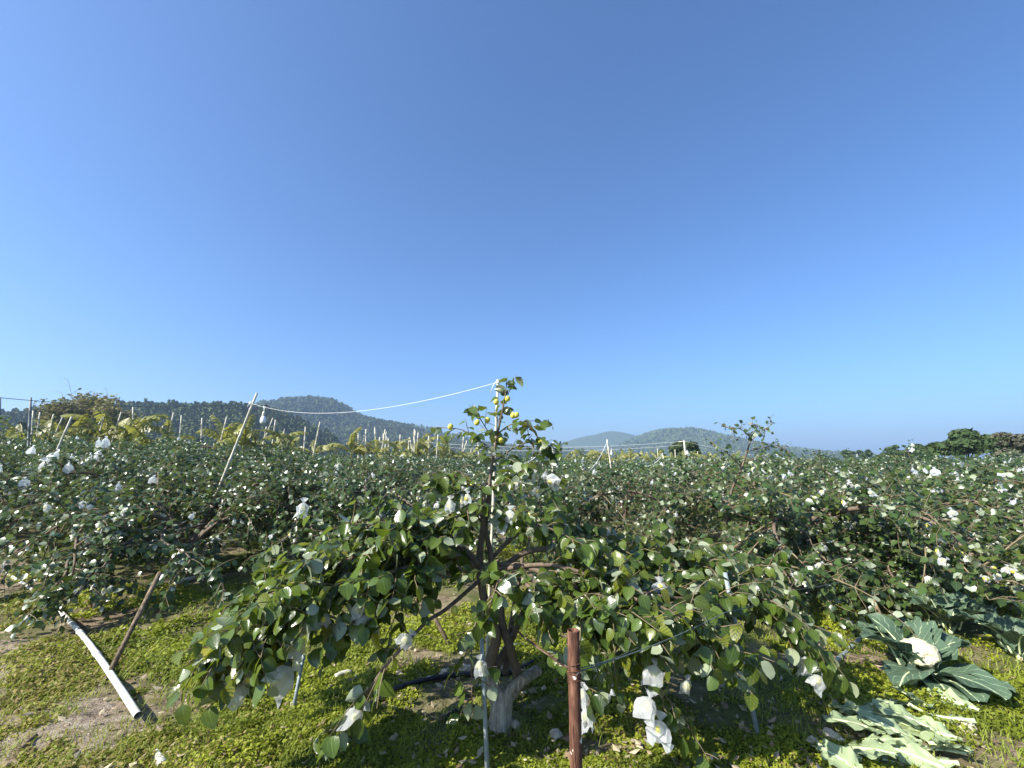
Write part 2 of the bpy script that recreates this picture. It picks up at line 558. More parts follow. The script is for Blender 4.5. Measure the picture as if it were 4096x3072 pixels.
def path_side(x, y):
    """> 0 on the bare path left of the white pipe"""
    d = PIPE_B[:2] - PIPE_A[:2]; d = d / np.linalg.norm(d)
    n = np.array([-d[1], d[0]])
    s = (np.asarray(x) - PIPE_A[0]) * n[0] + (np.asarray(y) - PIPE_A[1]) * n[1]
    return s


if path_side(-8, 3) < 0:
    _ps = path_side
    path_side = lambda x, y: -_ps(x, y)

px = np.arange(-11, -1.0, .07); py = np.arange(1.2, 9, .07)
PX, PY = np.meshgrid(px, py)
edge = path_side(PX, PY) - .35 + 1.1 * (vnoise(PX, PY, .9, 21) - .5) + .4 * (vnoise(PX, PY, .25, 22) - .5)
PZ = gz(PX, PY) + np.clip(edge * .05, -.06, .012) + .012 * (vnoise(PX, PY, .09, 23) - .5) * (edge > 0)
pv = np.stack([PX, PY, PZ], -1).reshape(-1, 3)
nx, ny = len(px), len(py)
ii, jj = np.meshgrid(np.arange(nx - 1), np.arange(ny - 1))
q = (jj * nx + ii).ravel()
keep = (edge[:-1, :-1] > -.6).ravel()
q = q[keep]
mb = MB(); mb.add(pv, np.stack([q, q + 1, q + nx + 1, q + nx], 1))
tag(mb.build('path', M['path']), 'bare trodden earth path beside the white pipe', kind='structure')

px = np.arange(4.6, 9.4, .09); py = np.arange(4.6, 8.6, .09)
PX, PY = np.meshgrid(px, py)
edge = 1.0 - np.hypot((PX - 6.9) / 1.9, (PY - 6.5) / 1.3) + .5 * (vnoise(PX, PY, .8, 61) - .5) + .25 * (vnoise(PX, PY, .25, 62) - .5)
PZ = gz(PX, PY) + np.clip(edge * .06, -.06, .014)
nx, ny = len(px), len(py)
ii, jj = np.meshgrid(np.arange(nx - 1), np.arange(ny - 1)); q = (jj * nx + ii).ravel()
q = q[(edge[:-1, :-1] > -.5).ravel()]
mb = MB(); mb.add(np.stack([PX, PY, PZ], -1).reshape(-1, 3), np.stack([q, q + 1, q + nx + 1, q + nx], 1))
tag(mb.build('path', M['tan_soil']), 'bare tan soil patch by the concrete posts', kind='structure')

# ------------------------------------------------------------------ hills with their woods
def card_tree(seed, n, h, w, conical, q):
    """leaf-clump cards spread through a crown of height h and width w"""
    r = np.random.default_rng(seed)
    t = r.random(n) ** .8
    prof = (1 - t) ** .75 * 1.0 + .05 if conical else np.sqrt(np.clip(1 - (2 * t - .9) ** 2, .03, 1))
    a = r.random(n) * 2 * np.pi
    rad = prof * (.45 + .55 * np.sqrt(r.random(n))) * w / 2
    c = np.stack([np.cos(a) * rad, np.sin(a) * rad, .18 * h + t * .82 * h], 1)
    nrm = np.stack([np.cos(a), np.sin(a), .7 + .6 * r.random(n)], 1) + .7 * r.normal(size=(n, 3))
    nrm /= np.linalg.norm(nrm, axis=1)[:, None]
    u = np.cross(nrm, r.normal(size=(n, 3))); u /= np.linalg.norm(u, axis=1)[:, None]
    v = np.cross(nrm, u)
    s = q * (.6 + .8 * r.random(n))[:, None]
    k1 = .5 + .5 * r.random((n, 1)); k2 = .5 + .5 * r.random((n, 1))
    V = np.stack([c - u * s, c - v * s * k1, c + u * s * k2, c + v * s], 1)
    return V.reshape(-1, 3), np.arange(n * 4).reshape(n, 4)


def spread(name, pts, tpl, mat, scales, tone, label, cat):
    mb = MB(); r = np.random.default_rng(len(pts))
    for k, (V, F) in enumerate(tpl):
        P = pts[k::len(tpl)]; S = scales[k::len(tpl)]; T = tone[k::len(tpl)]
        n = len(P)
        if not n: continue
        a = r.random(n) * 2 * np.pi
        ca, sa = np.cos(a)[:, None], np.sin(a)[:, None]
        X = V[None, :, 0] * ca - V[None, :, 1] * sa; Y = V[None, :, 0] * sa + V[None, :, 1] * ca
        W = np.stack([X, Y, np.broadcast_to(V[None, :, 2], X.shape)], -1) * S[:, None, None] + P[:, None, :]
        FF = (F[None] + (np.arange(n) * len(V))[:, None, None]).reshape(-1, F.shape[1])
        vr = np.repeat(r.random((n, len(F))), F.shape[1], axis=1)
        c = np.zeros((n, len(V), 4)); c[..., 0] = np.clip(T[:, None] + .5 * (vr - .5), 0, 1); c[..., 3] = 1
        mb.add(W.reshape(-1, 3), FF, c.reshape(-1, 4))
    o = mb.build(name, mat, smooth=False)
    tag(o, label, cat, kind='stuff')
    return o


def hill(prof, D, depth, tree_h, label, forest_label, n_trees, conical, seed, cards=26, back=1.0, card=None, low=-2):
    pts = np.array([at(u, v, D) for u, v in prof])
    order = np.argsort(pts[:, 0]); pts = pts[order]
    xs = np.linspace(pts[0, 0], pts[-1, 0], 90)
    ridge = np.interp(xs, pts[:, 0], pts[:, 2]) - tree_h * .92
    ts = np.linspace(-1, back, 26)
    X, T = np.meshgrid(xs, ts)
    R = np.broadcast_to(ridge, X.shape)
    def zf(x, t, rr):
        base = np.cos(np.clip(np.abs(t), 0, 1) * np.pi / 2) ** 1.15
        nz = (vnoise(x, t * depth, depth * .35, seed) - .5) * .24 + (vnoise(x, t * depth, depth * .12, seed + 1) - .5) * .07
        return np.maximum(rr * base * (1 + nz * np.clip(np.abs(t) * 4, 0, 1)) + low * np.abs(t), low)
    Z = zf(X, T, R)
    V = np.stack([X, D + T * depth, Z], -1).reshape(-1, 3)
    nx, ny = len(xs), len(ts)
    ii, jj = np.meshgrid(np.arange(nx - 1), np.arange(ny - 1)); q = (jj * nx + ii).ravel()
    mb = MB(); mb.add(V, np.stack([q, q + 1, q + nx + 1, q + nx], 1))
    tag(mb.build('hill', M['hill']), label, kind='structure')
    if n_trees:
        r = np.random.default_rng(seed)
        x = r.uniform(xs[0], xs[-1], n_trees)
        t = -np.abs(r.random(n_trees)) ** 1.1 * .95 + .08
        rr = np.interp(x, xs, ridge)
        z = zf(x, t, rr)
        ok = z > .2
        x, t, z = x[ok], t[ok], z[ok]
        P = np.stack([x, D + t * depth, z - .3], 1)
        tone = .25 + .5 * vnoise(x, t * depth, depth * .25, seed + 3)
        tp = [card_tree(seed * 10 + k, cards, tree_h, tree_h * (.42 if conical else .8), conical, card or tree_h * .16) for k in range(5)]
        spread('forest', P, tp, M['hill_leaf'], .55 + .5 * r.random(len(P)), tone, forest_label, 'forest')


hill([(30, 1760), (60, 1695), (130, 1655), (240, 1640), (420, 1620), (560, 1618), (700, 1612), (860, 1616), (1010, 1616), (1090, 1632), (1180, 1660), (1300, 1720), (1420, 1800)],
     300, 105, 8.5, 'low wooded ridge beyond the banana plot', 'dark plantation wood covering the low ridge behind the bananas', 1900, True, 11, 60, card=1.0)
hill([(900, 1780), (990, 1680), (1060, 1630), (1110, 1612), (1190, 1594), (1290, 1586), (1350, 1600), (1420, 1648), (1500, 1675), (1640, 1700), (1780, 1745), (1900, 1775), (2050, 1800), (2250, 1830)],
     750, 290, 10, 'rounded wooded hill with a steep shoulder', 'mixed wood covering the rounded hill', 4600, False, 12, 30, card=1.7)
hill([(1150, 1800), (1350, 1730), (1500, 1700), (1620, 1690), (1700, 1700), (1800, 1730), (1950, 1768), (2100, 1784), (2250, 1792), (2400, 1803), (2560, 1822)],
     950, 240, 11, 'long low spur running down from the rounded hill', 'conifer wood on the long low spur', 3200, True, 13, 26, card=1.5)
hill([(2330, 1835), (2440, 1795), (2520, 1755), (2590, 1728), (2640, 1714), (2700, 1712), (2760, 1720), (2850, 1742), (2950, 1766), (3080, 1792), (3250, 1818), (3450, 1838)],
     1350, 420, 11, 'broad hazy wooded hill right of the centre', 'hazy wood covering the broad hill', 5600, False, 14, 22, card=2.0)
hill([(2150, 1800), (2280, 1762), (2370, 1742), (2410, 1730), (2440, 1724), (2480, 1728), (2530, 1740), (2640, 1755), (2800, 1790), (2950, 1830)],
     2050, 450, 0, 'pale far mountain fading into the haze', '', 0, False, 15, low=-4)

# ------------------------------------------------------------------ jujube trees
UP = np.array([0, 0, 1.0])


def leaf_tpl(ts, ws, fold=.18, droop=.12, wav=0.0):
    V = []; uv = []; idx = []
    for t, w in zip(ts, ws):
        zc = -droop * t * t
        if w == 0:
            idx.append((len(V),)); V.append((t, 0, zc)); uv.append((t, .5))
        else:
            k = len(V); idx.append((k, k + 1, k + 2))
            zz = fold * w + wav * math.sin(t * 9)
            V += [(t, -w, zc + zz), (t, 0, zc), (t, w, zc + zz)]; uv += [(t, 0), (t, .5), (t, 1)]
    F = []
    for a, b in zip(idx[:-1], idx[1:]):
        if len(a) == 1: F += [(a[0], b[1], b[2]), (a[0], b[0], b[1])]
        elif len(b) == 1: F += [(a[0], b[0], a[1]), (a[1], b[0], a[2])]
        else: F += [(a[1], b[1], b[2]), (a[1], b[2], a[2]), (a[0], b[0], b[1]), (a[0], b[1], a[1])]
    return np.array(V, float), np.array(F), np.array(uv, float)


TPL_HI = [leaf_tpl([0, .06, .22, .45, .70, .89, 1], [0, .20, .37, .40, .31, .15, 0], f, d, w) for f, d, w in ((.75, .25, .02), (.05, .55, .05), (.30, .14, .02), (.16, .36, .035), (.46, .22, -.03), (-.18, .30, .04))]
TPL_MID = [leaf_tpl([0, .22, .55, 1], [0, .34, .38, 0], f, d) for f, d in ((.25, .12), (-.1, .25), (.1, .3))]
TPL_LOW = [leaf_tpl([0, .45, 1], [0, .40, 0], f, d) for f, d in ((.25, .15), (-.1, .2))]


class Tree:
    def __init__(self, seed):
        self.r = np.random.default_rng(seed); self.py = random.Random(seed); self.br = []; self.L = []; self.tips = []

    def leaf(self, p, a, nrm, size, tone, yel):
        self.L.append((p, a, nrm, size, tone, yel))

    def twig(self, p, d, length, leafs=.07, gap=.04, droop=.5, r0=.0035, yel=0.0, zig=.18, big=1.0):
        R = self.py; g = R.gauss; rnd = R.random
        n = max(3, int(length / .07)); st = length / n
        x, y, z = float(p[0]), float(p[1]), float(p[2])
        dx, dy, dz = float(d[0]), float(d[1]), float(d[2]); l = math.sqrt(dx * dx + dy * dy + dz * dz) + 1e-9; dx /= l; dy /= l; dz /= l
        P = [(x, y, z)]; D = []
        dr = droop * st * 2.2
        for i in range(n):
            dx += g(0, zig); dy += g(0, zig); dz += g(0, zig) - dr
            l = math.sqrt(dx * dx + dy * dy + dz * dz) + 1e-9; dx /= l; dy /= l; dz /= l
            D.append((dx, dy, dz)); x += dx * st; y += dy * st; z += dz * st; P.append((x, y, z))
        PA = np.array(P)
        self.br.append((PA, np.linspace(r0, .0015, len(P)), 'twig'))
        s = gap * .6; k = 1 if rnd() < .5 else -1
        while s < length:
            i = min(int(s / st), n - 1); f = s / st - i
            (ax, ay, az), (bx, by, bz) = P[i], P[i + 1]; ux, uy, uz = D[i]
            h = math.hypot(ux, uy) + 1e-6; sx, sy = uy / h * k, -ux / h * k
            q0 = .45 * ux + .75 * sx + .35 * g(0, 1); q1 = .45 * uy + .75 * sy + .35 * g(0, 1); q2 = .45 * uz - .25 - .75 * rnd() * droop + .35 * g(0, 1)
            l = math.sqrt(q0 * q0 + q1 * q1 + q2 * q2) + 1e-9; q0 /= l; q1 /= l; q2 /= l
            m0, m1, m2 = .55 * g(0, 1) + .35 * sx, .55 * g(0, 1) + .35 * sy, 1 + .55 * g(0, 1)
            if rnd() < .06: m0, m1, m2 = -m0, -m1, -m2
            self.L.append(((ax * (1 - f) + bx * f + q0 * .008, ay * (1 - f) + by * f + q1 * .008, az * (1 - f) + bz * f + q2 * .008), (q0, q1, q2), (m0, m1, m2), leafs * (.65 + .5 * rnd()), rnd(), yel * rnd() if rnd() < .7 else 0.0))
            s += gap * (.7 + .6 * rnd()); k = -k
        return PA

    def arrays(self):
        p = np.array([l[0] for l in self.L]); a = np.array([l[1] for l in self.L]); n = np.array([l[2] for l in self.L])
        a /= np.linalg.norm(a, axis=1)[:, None]
        n = n + .55 * np.stack([p[:, 0], p[:, 1], 0 * p[:, 0]], 1) / (np.hypot(p[:, 0], p[:, 1])[:, None] + .3) * np.sign(n[:, 2:3] + 1e-6)
        n = n + .55 * np.array([SUN_DIR.x, SUN_DIR.y, .2]) * np.sign(n[:, 2:3] + 1e-6)
        n = n - a * np.sum(a * n, 1)[:, None]; n /= np.linalg.norm(n, axis=1)[:, None] + 1e-9
        b = np.cross(n, a)
        return p, a, b, n, np.array([l[3] for l in self.L]), np.array([l[4] for l in self.L]), np.array([l[5] for l in self.L])


def merge_leaves(A, sel, tpls, seed=0):
    p, a, b, n, s, tone, yel = [x[sel] for x in A]
    mb = MB(); r = np.random.default_rng(seed)
    which = r.integers(len(tpls), size=len(p)); wf = .85 + .35 * r.random(len(p))
    for k, (V, F, uv) in enumerate(tpls):
        m = which == k
        if not m.any(): continue
        c = int(m.sum())
        W = p[m][:, None] + s[m][:, None, None] * (V[None, :, 0:1] * a[m][:, None] + (V[None, :, 1:2] * wf[m][:, None, None]) * b[m][:, None] + V[None, :, 2:3] * n[m][:, None])
        FF = (F[None] + (np.arange(c) * len(V))[:, None, None]).reshape(-1, 3)
        col = np.zeros((c, len(V), 4)); col[..., 0] = tone[m][:, None]; col[..., 1] = yel[m][:, None]; col[..., 3] = 1
        mb.add(W.reshape(-1, 3), FF, col.reshape(-1, 4), np.tile(uv, (c, 1)))
    return mb


LEAF_MESH = []
for k, (V, F, uv) in enumerate(TPL_HI):
    for tone, yel in ((.15, 0), (.5, .0), (.85, .0), (.45, .35), (.7, .6), (.9, .95)):
        m = MB(); m.add(V, F, (tone, yel, 0, 1), uv); LEAF_MESH.append((k, tone, yel, m.mesh('leaf', M['leaf'])))
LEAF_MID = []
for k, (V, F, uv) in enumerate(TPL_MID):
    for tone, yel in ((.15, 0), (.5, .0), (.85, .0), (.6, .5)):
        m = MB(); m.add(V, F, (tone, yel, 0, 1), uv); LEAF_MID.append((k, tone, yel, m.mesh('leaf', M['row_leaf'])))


def leaf_objects(root, A, sel, pool, seed):
    """each of these leaves is a part of its own; they share a few meshes"""
    r = np.random.default_rng(seed)
    for i in sel:
        p, a, b, n, s, tone, yel = [x[i] for x in A]
        best = sorted(pool, key=lambda m: abs(m[1] - tone) + 2 * abs(m[2] - yel) + .35 * r.random())[0]
        o = bpy.data.objects.new('leaf', best[3]); COL.objects.link(o); o.parent = root
        w = .85 + .35 * r.random()
        o.matrix_basis = Matrix(((a[0] * s, b[0] * s * w, n[0] * s, p[0]), (a[1] * s, b[1] * s * w, n[1] * s, p[1]), (a[2] * s, b[2] * s * w, n[2] * s, p[2]), (0, 0, 0, 1)))


def generic(seed, R=1.9, H=1.2, limbs=6, subs=.105, leafs=.068, gap=.040, shoots=4, yel=.0, tw=1.75):
    t = Tree(seed); r = t.r
    lean = r.normal(size=2) * .06
    P = spline([(0, 0, -.05), (lean[0] * .5, lean[1] * .5, .18), (lean[0], lean[1], .36)], 4)
    t.br.append((P, np.linspace(.075, .06, len(P)), 'trunk'))
    a0 = r.random() * 6.28
    for i in range(limbs):
        a = a0 + i * 2 * np.pi / limbs + .35 * r.normal()
        RR = R * (.8 + .3 * r.random()); HH = H * (.85 + .25 * r.random())
        o = np.array([math.cos(a), math.sin(a), 0]); s = np.array([-o[1], o[0], 0]) * .12 * r.normal()
        base = np.array([lean[0], lean[1], .30])
        P = spline([base, base + o * RR * .16 + UP * (HH * .40), base + o * RR * .42 + s + UP * (HH * .74 - .1), base + o * RR * .74 + s * 2 + UP * (HH - .42), base + o * RR + s + UP * (HH * .62 - .42)], 5)
        n = len(P)
        t.br.append((P, np.linspace(.038, .009, n), 'limb'))
        seg = np.linalg.norm(np.diff(P, axis=0), axis=1); cum = np.concatenate([[0], np.cumsum(seg)]); tot = cum[-1]
        x = .22 * tot
        while x < tot:
            q = np.array([np.interp(x, cum, P[:, k]) for k in range(3)])
            j = min(np.searchsorted(cum, x), n - 1); d = unit(P[j] - P[j - 1])
            sd = np.cross(d, UP) * (1 if r.random() < .5 else -1)
            dd = unit(.55 * d + .9 * sd * (.4 + r.random()) + UP * (.35 + .55 * r.normal()))
            LL = (.45 + .55 * r.random()) * (1 - .25 * x / tot)
            m = 6; S = [q]; e = dd
            for _ in range(m):
                e = unit(e + .16 * r.normal(size=3) + np.array([0, 0, -.19])); S.append(S[-1] + e * LL / m)
            S = np.array(S)
            t.br.append((S, np.linspace(.009, .004, len(S)), 'branch'))
            for k in range(1, m + 1):
                for _ in range(int(tw + r.random())):
                    e = unit(S[k] - S[k - 1]); sd = np.cross(e, UP) * (1 if r.random() < .5 else -1)
                    t.twig(S[k], .4 * e + .8 * sd * r.random() + UP * (.25 + .5 * r.normal()), .16 + .2 * r.random(), leafs, gap, .6, yel=yel)
            x += subs * (.7 + .6 * r.random())
    for i in range(shoots):
        a = r.random() * 6.28; q = np.array([math.cos(a) * R * .5 * r.random(), math.sin(a) * R * .5 * r.random(), H * .85])
        P = t.twig(q, UP + .35 * r.normal(size=3), .22 + .25 * r.random(), leafs, gap * .8, .15, .006)
        for k in range(2, len(P), 2):
            t.twig(P[k], r.normal(size=3) + .4 * UP, .2, leafs, gap, .3)
    return t


def dress(P, start, gap, length, leafs=.074, lgap=.034, droop=.85, yel=.1, up=.15, p2=.35, tree=None):
    tr = tree or fg; fr = tr.r
    seg = np.linalg.norm(np.diff(P, axis=0), axis=1); cum = np.concatenate([[0], np.cumsum(seg)]); tot = cum[-1]
    x = start * tot
    while x < tot:
        q = np.array([np.interp(x, cum, P[:, k]) for k in range(3)])
        j = min(np.searchsorted(cum, x), len(P) - 1); d = unit(P[j] - P[j - 1])
        sd = np.cross(d, UP); sd = unit(sd) * (1 if fr.random() < .5 else -1)
        yy = yel * (1.0 if fr.random() < .5 else .2)
        T = tr.twig(q, .55 * d + .9 * sd * (.3 + fr.random()) + UP * (up + .4 * fr.normal()), length * (.5 + .9 * fr.random()), leafs, lgap, droop, .004, yy)
        if fr.random() < p2:
            k = len(T) // 2
            tr.twig(T[k], fr.normal(size=3) + .2 * UP + .5 * d, length * .6, leafs, lgap, droop, .003, yy)
        x += gap * (.6 + .8 * fr.random())
    tr.twig(P[-1], unit(P[-1] - P[-2]), length * .7, leafs, lgap, droop, .003, yel)



BR_KIND = {'trunk': (10, 'bark'), 'limb': (7, 'limb'), 'branch': (5, 'limb'), 'twig': (3, 'twig')}


def wood(t, kinds, min_r=0.0):
    mb = MB()
    for P, R, k in t.br:
        if k in kinds:
            V, F, uv = tube(P, R, BR_KIND[k][0], cap=k != 'twig', wob=.08 if k == 'trunk' else 0)
            mb.add(V, F, None, uv)
    return mb


BAGS = []       # (world position, size, tree name for the label)
FRUITS = []


def bag_spots(t, n, seed, front=False):
    """where bagged fruit hang in the outer, upper part of a crown (tree space)"""
    r = np.random.default_rng(seed)
    P = np.array([l[0] for l in t.L])
    w = np.clip(P[:, 2] - .15, .05, None) * (.4 + np.hypot(P[:, 0], P[:, 1])) * (1 + (2.0 * np.clip(-P[:, 1], 0, 2) if front else 0))
    cl = r.choice(len(P), size=max(1, n // 2), p=w / w.sum())
    out = []
    for c in cl:
        for _ in range(int(r.integers(1, 4))):
            out.append(P[c] + r.normal(size=3) * [.09, .09, .05] + [0, 0, .0])
    return out[:n]


EXTRA = {
    201: [[(700, 2200, 4.9), (860, 2290, 4.6), (910, 2370, 4.5)], [(420, 2190, 4.8), (320, 2260, 4.5), (240, 2340, 4.3), (200, 2400, 4.2)], [(330, 2200, 4.8), (260, 2290, 4.4), (160, 2400, 4.1), (90, 2480, 4.0)],
          [(480, 2180, 4.8), (420, 2250, 4.5), (330, 2340, 4.2), (260, 2410, 4.1)], [(650, 2150, 4.9), (760, 2220, 4.6), (700, 2300, 4.4)], [(400, 2150, 4.9), (300, 2200, 4.7), (220, 2240, 4.6)]],
    204: [[(3100, 2200, 4.8), (3150, 2300, 4.5), (3200, 2400, 4.3)], [(3250, 2180, 4.8), (3350, 2280, 4.5), (3400, 2390, 4.3)], [(2950, 2180, 4.9), (2850, 2260, 4.7), (2800, 2330, 4.6)], [(3300, 2150, 5.0), (3480, 2240, 4.7), (3540, 2340, 4.5)], [(3000, 2200, 4.8), (3020, 2290, 4.5), (3060, 2360, 4.4)]],
    205: [[(3600, 2150, 5.2), (3550, 2250, 4.9), (3600, 2350, 4.6), (3650, 2430, 4.5)], [(3750, 2160, 5.2), (3800, 2280, 4.8), (3840, 2390, 4.5)], [(3650, 2120, 5.3), (3450, 2170, 5.0), (3350, 2260, 4.8)], [(3680, 2170, 5.1), (3700, 2290, 4.7), (3740, 2420, 4.4)]],
    202: [[(1200, 2080, 6.2), (1150, 2160, 5.7), (1050, 2230, 5.4)], [(1350, 2080, 6.2), (1400, 2150, 5.8), (1450, 2200, 5.6)], [(1000, 2080, 6.3), (880, 2150, 5.8), (800, 2220, 5.5)], [(1250, 2100, 6.1), (1280, 2190, 5.6), (1290, 2240, 5.4)]],
}


def near_tree(x, y, seed, label, where, scale=1.0, n_leaf=200, bags=24, tpl=TPL_MID, **kw):
    t = generic(seed, **kw)
    for pts in EXTRA.get(seed, []):
        O_ = np.array([x, y, 0])
        P = spline([np.array([.15 * t.r.normal(), -.1, .72])] + [at(u, v, Y) - O_ for u, v, Y in pts], 5)
        t.br.append((P, np.linspace(.018, .005, len(P)), 'limb'))
        dress(P, .25, .055 if seed == 201 else .035, .24, .072, .042, .8, kw.get('yel', .0), .12, .5, t)
    zmax = kw.get('H', 1.2) * 1.38
    t.L = [l for l in t.L if l[0][2] < zmax]
    t.br = [b_ for b_ in t.br if b_[2] in ('trunk', 'limb') or b_[0][:, 2].max() < zmax]
    root = link('jujube_tree', None, loc=(x, y, gzf(x, y)))
    root.empty_display_size = .1
    tag(root, label, 'tree', 'jujube trees of the orchard')
    wood(t, ('trunk',)).build('trunk', M['bark'], root)
    for P, R, k in t.br:
        if k == 'limb':
            m = MB(); V, F, uv = tube(P, R, 7); m.add(V, F, None, uv); m.build('limb', M['limb'], root)
    m = wood(t, ('branch', 'twig')); tag(m.build('twigs', M['twig'], root), kind='stuff')
    A = t.arrays()
    W = A[0] + [x, y, 0]
    d = np.linalg.norm(W - [0, 0, CAM_H], axis=1) - .5 * A[0][:, 2] - .6 * np.abs(A[3][:, 2])
    order = np.argsort(d)
    leaf_objects(root, A, order[:n_leaf], LEAF_MID, seed)
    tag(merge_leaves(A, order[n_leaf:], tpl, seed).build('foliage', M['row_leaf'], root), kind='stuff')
    for p in bag_spots(t, int(bags * 1.5), seed + 1, True):
        BAGS.append((p + [x, y, gzf(x, y)], .085, where))
    return root


# --- the tree in front, limbs laid out one by one
FGX, FGY, _ = ground_at(2000, 2910)
fg = Tree(101)
fr = fg.r
fg_root = link('jujube_tree', None, loc=(FGX, FGY, 0)); fg_root.empty_display_size = .1
tag(fg_root, 'nearest jujube tree with forked grey trunk and drooping glossy branches', 'tree', 'jujube trees of the orchard')
O = np.array([FGX, FGY, 0])


def limb_px(pts, r0, r1, kind='limb'):
    P = spline([at(u, v, Y) - O for u, v, Y in pts], 5)
    fg.br.append((P, np.linspace(r0, r1, len(P)), kind))
    return P


Y0 = FGY
trunkP = spline([at(1990, 2945, Y0), at(2000, 2880, Y0), at(2012, 2800, Y0)], 6) - O
fg.br.append((trunkP, np.linspace(.066, .060, len(trunkP)) + .018 * np.linspace(1, 0, len(trunkP)) ** 3, 'trunk'))
limb_px([(2005, 2835, Y0), (1975, 2760, Y0), (1950, 2690, Y0 + .02), (1946, 2640, Y0 + .02)], .050, .036, 'trunk')
limb_px([(2010, 2825, Y0), (2045, 2770, Y0 - .02), (2075, 2735, Y0 - .04), (2100, 2705, Y0 - .05)], .044, .026, 'trunk')
limb_px([(2050, 2770, Y0), (2100, 2715, Y0 + .1), (2155, 2680, Y0 + .2)], .036, .032, 'trunk')
# brown limbs
limb_px([(1950, 2680, Y0), (1975, 2600, Y0), (1985, 2540, Y0), (1958, 2470, Y0), (1935, 2390, Y0), (1916, 2260, Y0 + .05)], .034, .024)
limb_px([(2085, 2755, Y0), (2060, 2660, Y0), (2036, 2581, Y0), (2010, 2500, Y0 + .05), (1998, 2400, Y0 + .1), (1975, 2290, Y0 + .1)], .030, .020)
limb_px([(1972, 2690, Y0 + .05), (2010, 2620, Y0 + .1), (2052, 2545, Y0 + .15), (2113, 2400, Y0 + .3), (2165, 2310, Y0 + .45)], .026, .014)
limb_px([(2020, 2700, Y0 + .1), (2045, 2500, Y0 + .2), (2068, 2362, Y0 + .3), (2090, 2230, Y0 + .45)], .020, .011)
limb_px([(1916, 2262, Y0 + .05), (1922, 2180, Y0 + .08), (1932, 2097, Y0 + .1), (1928, 2040, Y0 + .1), (1945, 1930, Y0 + .12)], .022, .012)
limb_px([(1968, 2290, Y0 + .1), (1962, 2210, Y0 + .1), (1942, 2110, Y0 + .12), (1955, 2000, Y0 + .15), (1962, 1900, Y0 + .15), (1985, 1760, Y0 + .15), (2010, 1640, Y0 + .15), (2022, 1575, Y0 + .15)], .020, .004)
L_UL = limb_px([(1912, 2262, Y0), (1860, 2200, Y0 - .05), (1800, 2160, Y0 - .1), (1742, 2130, Y0 - .1), (1640, 2110, Y0 - .1), (1500, 2110, Y0 - .15)], .022, .007)
L_L1 = limb_px([(1905, 2275, Y0), (1820, 2222, Y0 - .15), (1700, 2250, Y0 - .3), (1560, 2290, Y0 - .42), (1415, 2330, Y0 - .5), (1234, 2400, Y0 - .55), (1130, 2480, Y0 - .55), (1030, 2560, Y0 - .55), (940, 2630, Y0 - .5)], .018, .005)
L_L2 = limb_px([(1920, 2320, Y0), (1790, 2432, Y0 - .25), (1708, 2487, Y0 - .4), (1600, 2600, Y0 - .55), (1521, 2692, Y0 - .6), (1415, 2856, Y0 - .55), (1350, 2930, Y0 - .5)], .012, .003)
L_L3 = limb_px([(1915, 2270, Y0 + .1), (1780, 2190, Y0 + .1), (1620, 2190, Y0 + .1), (1440, 2230, Y0 + .05), (1280, 2270, Y0), (1130, 2330, Y0), (1000, 2420, Y0)], .016, .005)
L_R1 = limb_px([(1985, 2265, Y0 + .1), (2088, 2262, Y0), (2230, 2316, Y0 - .15), (2380, 2380, Y0 - .3), (2560, 2400, Y0 - .4), (2690, 2450, Y0 - .45), (2800, 2520, Y0 - .42), (2880, 2600, Y0 - .4)], .018, .004)
L_R2 = limb_px([(1975, 2300, Y0 + .1), (2100, 2210, Y0 + .1), (2255, 2200, Y0 + .1), (2372, 2252, Y0 + .05), (2553, 2336, Y0), (2680, 2385, Y0), (2850, 2390, Y0), (3000, 2390, Y0), (3120, 2430, Y0 - .05), (3200, 2510, Y0 - .05)], .018, .004)
L_R3 = limb_px([(2005, 2284, Y0 + .05), (2094, 2329, Y0 - .1), (2178, 2397, Y0 - .25), (2300, 2430, Y0 - .4), (2450, 2450, Y0 - .5), (2540, 2500, Y0 - .5), (2600, 2570, Y0 - .45)], .014, .004)
L_R4 = limb_px([(2036, 2497, Y0 - .1), (2150, 2590, Y0 - .35), (2268, 2668, Y0 - .55), (2340, 2740, Y0 - .55)], .006, .003, 'branch')
L_R5 = limb_px([(1968, 2230, Y0 + .15), (2080, 2130, Y0 + .2), (2220, 2110, Y0 + .25), (2420, 2180, Y0 + .25), (2640, 2240, Y0 + .3), (2860, 2290, Y0 + .3), (3040, 2330, Y0 + .25)], .015, .005)
L_L4 = limb_px([(1905, 2280, Y0), (1750, 2300, Y0 - .2), (1600, 2380, Y0 - .4), (1500, 2450, Y0 - .5), (1420, 2500, Y0 - .5), (1360, 2560, Y0 - .5)], .012, .004)
L_L5 = limb_px([(1900, 2270, Y0), (1700, 2150, Y0 - .2), (1500, 2190, Y0 - .35), (1300, 2290, Y0 - .45), (1130, 2390, Y0 - .5), (1000, 2490, Y0 - .5), (920, 2580, Y0 - .5)], .014, .004)
L_R6 = limb_px([(1990, 2280, Y0 + .05), (2200, 2260, Y0 - .1), (2450, 2330, Y0 - .2), (2620, 2380, Y0 - .25), (2780, 2400, Y0 - .2), (2900, 2430, Y0 - .2)], .014, .004)
L_R7 = limb_px([(1990, 2290, Y0), (2150, 2330, Y0 - .2), (2350, 2400, Y0 - .4), (2430, 2480, Y0 - .5), (2470, 2560, Y0 - .5)], .010, .004)
L_V1 = limb_px([(1945, 2060, Y0 + .1), (1870, 2060, Y0 - .05), (1780, 2080, Y0 - .15), (1700, 2110, Y0 - .2), (1620, 2160, Y0 - .25)], .008, .003, 'branch')
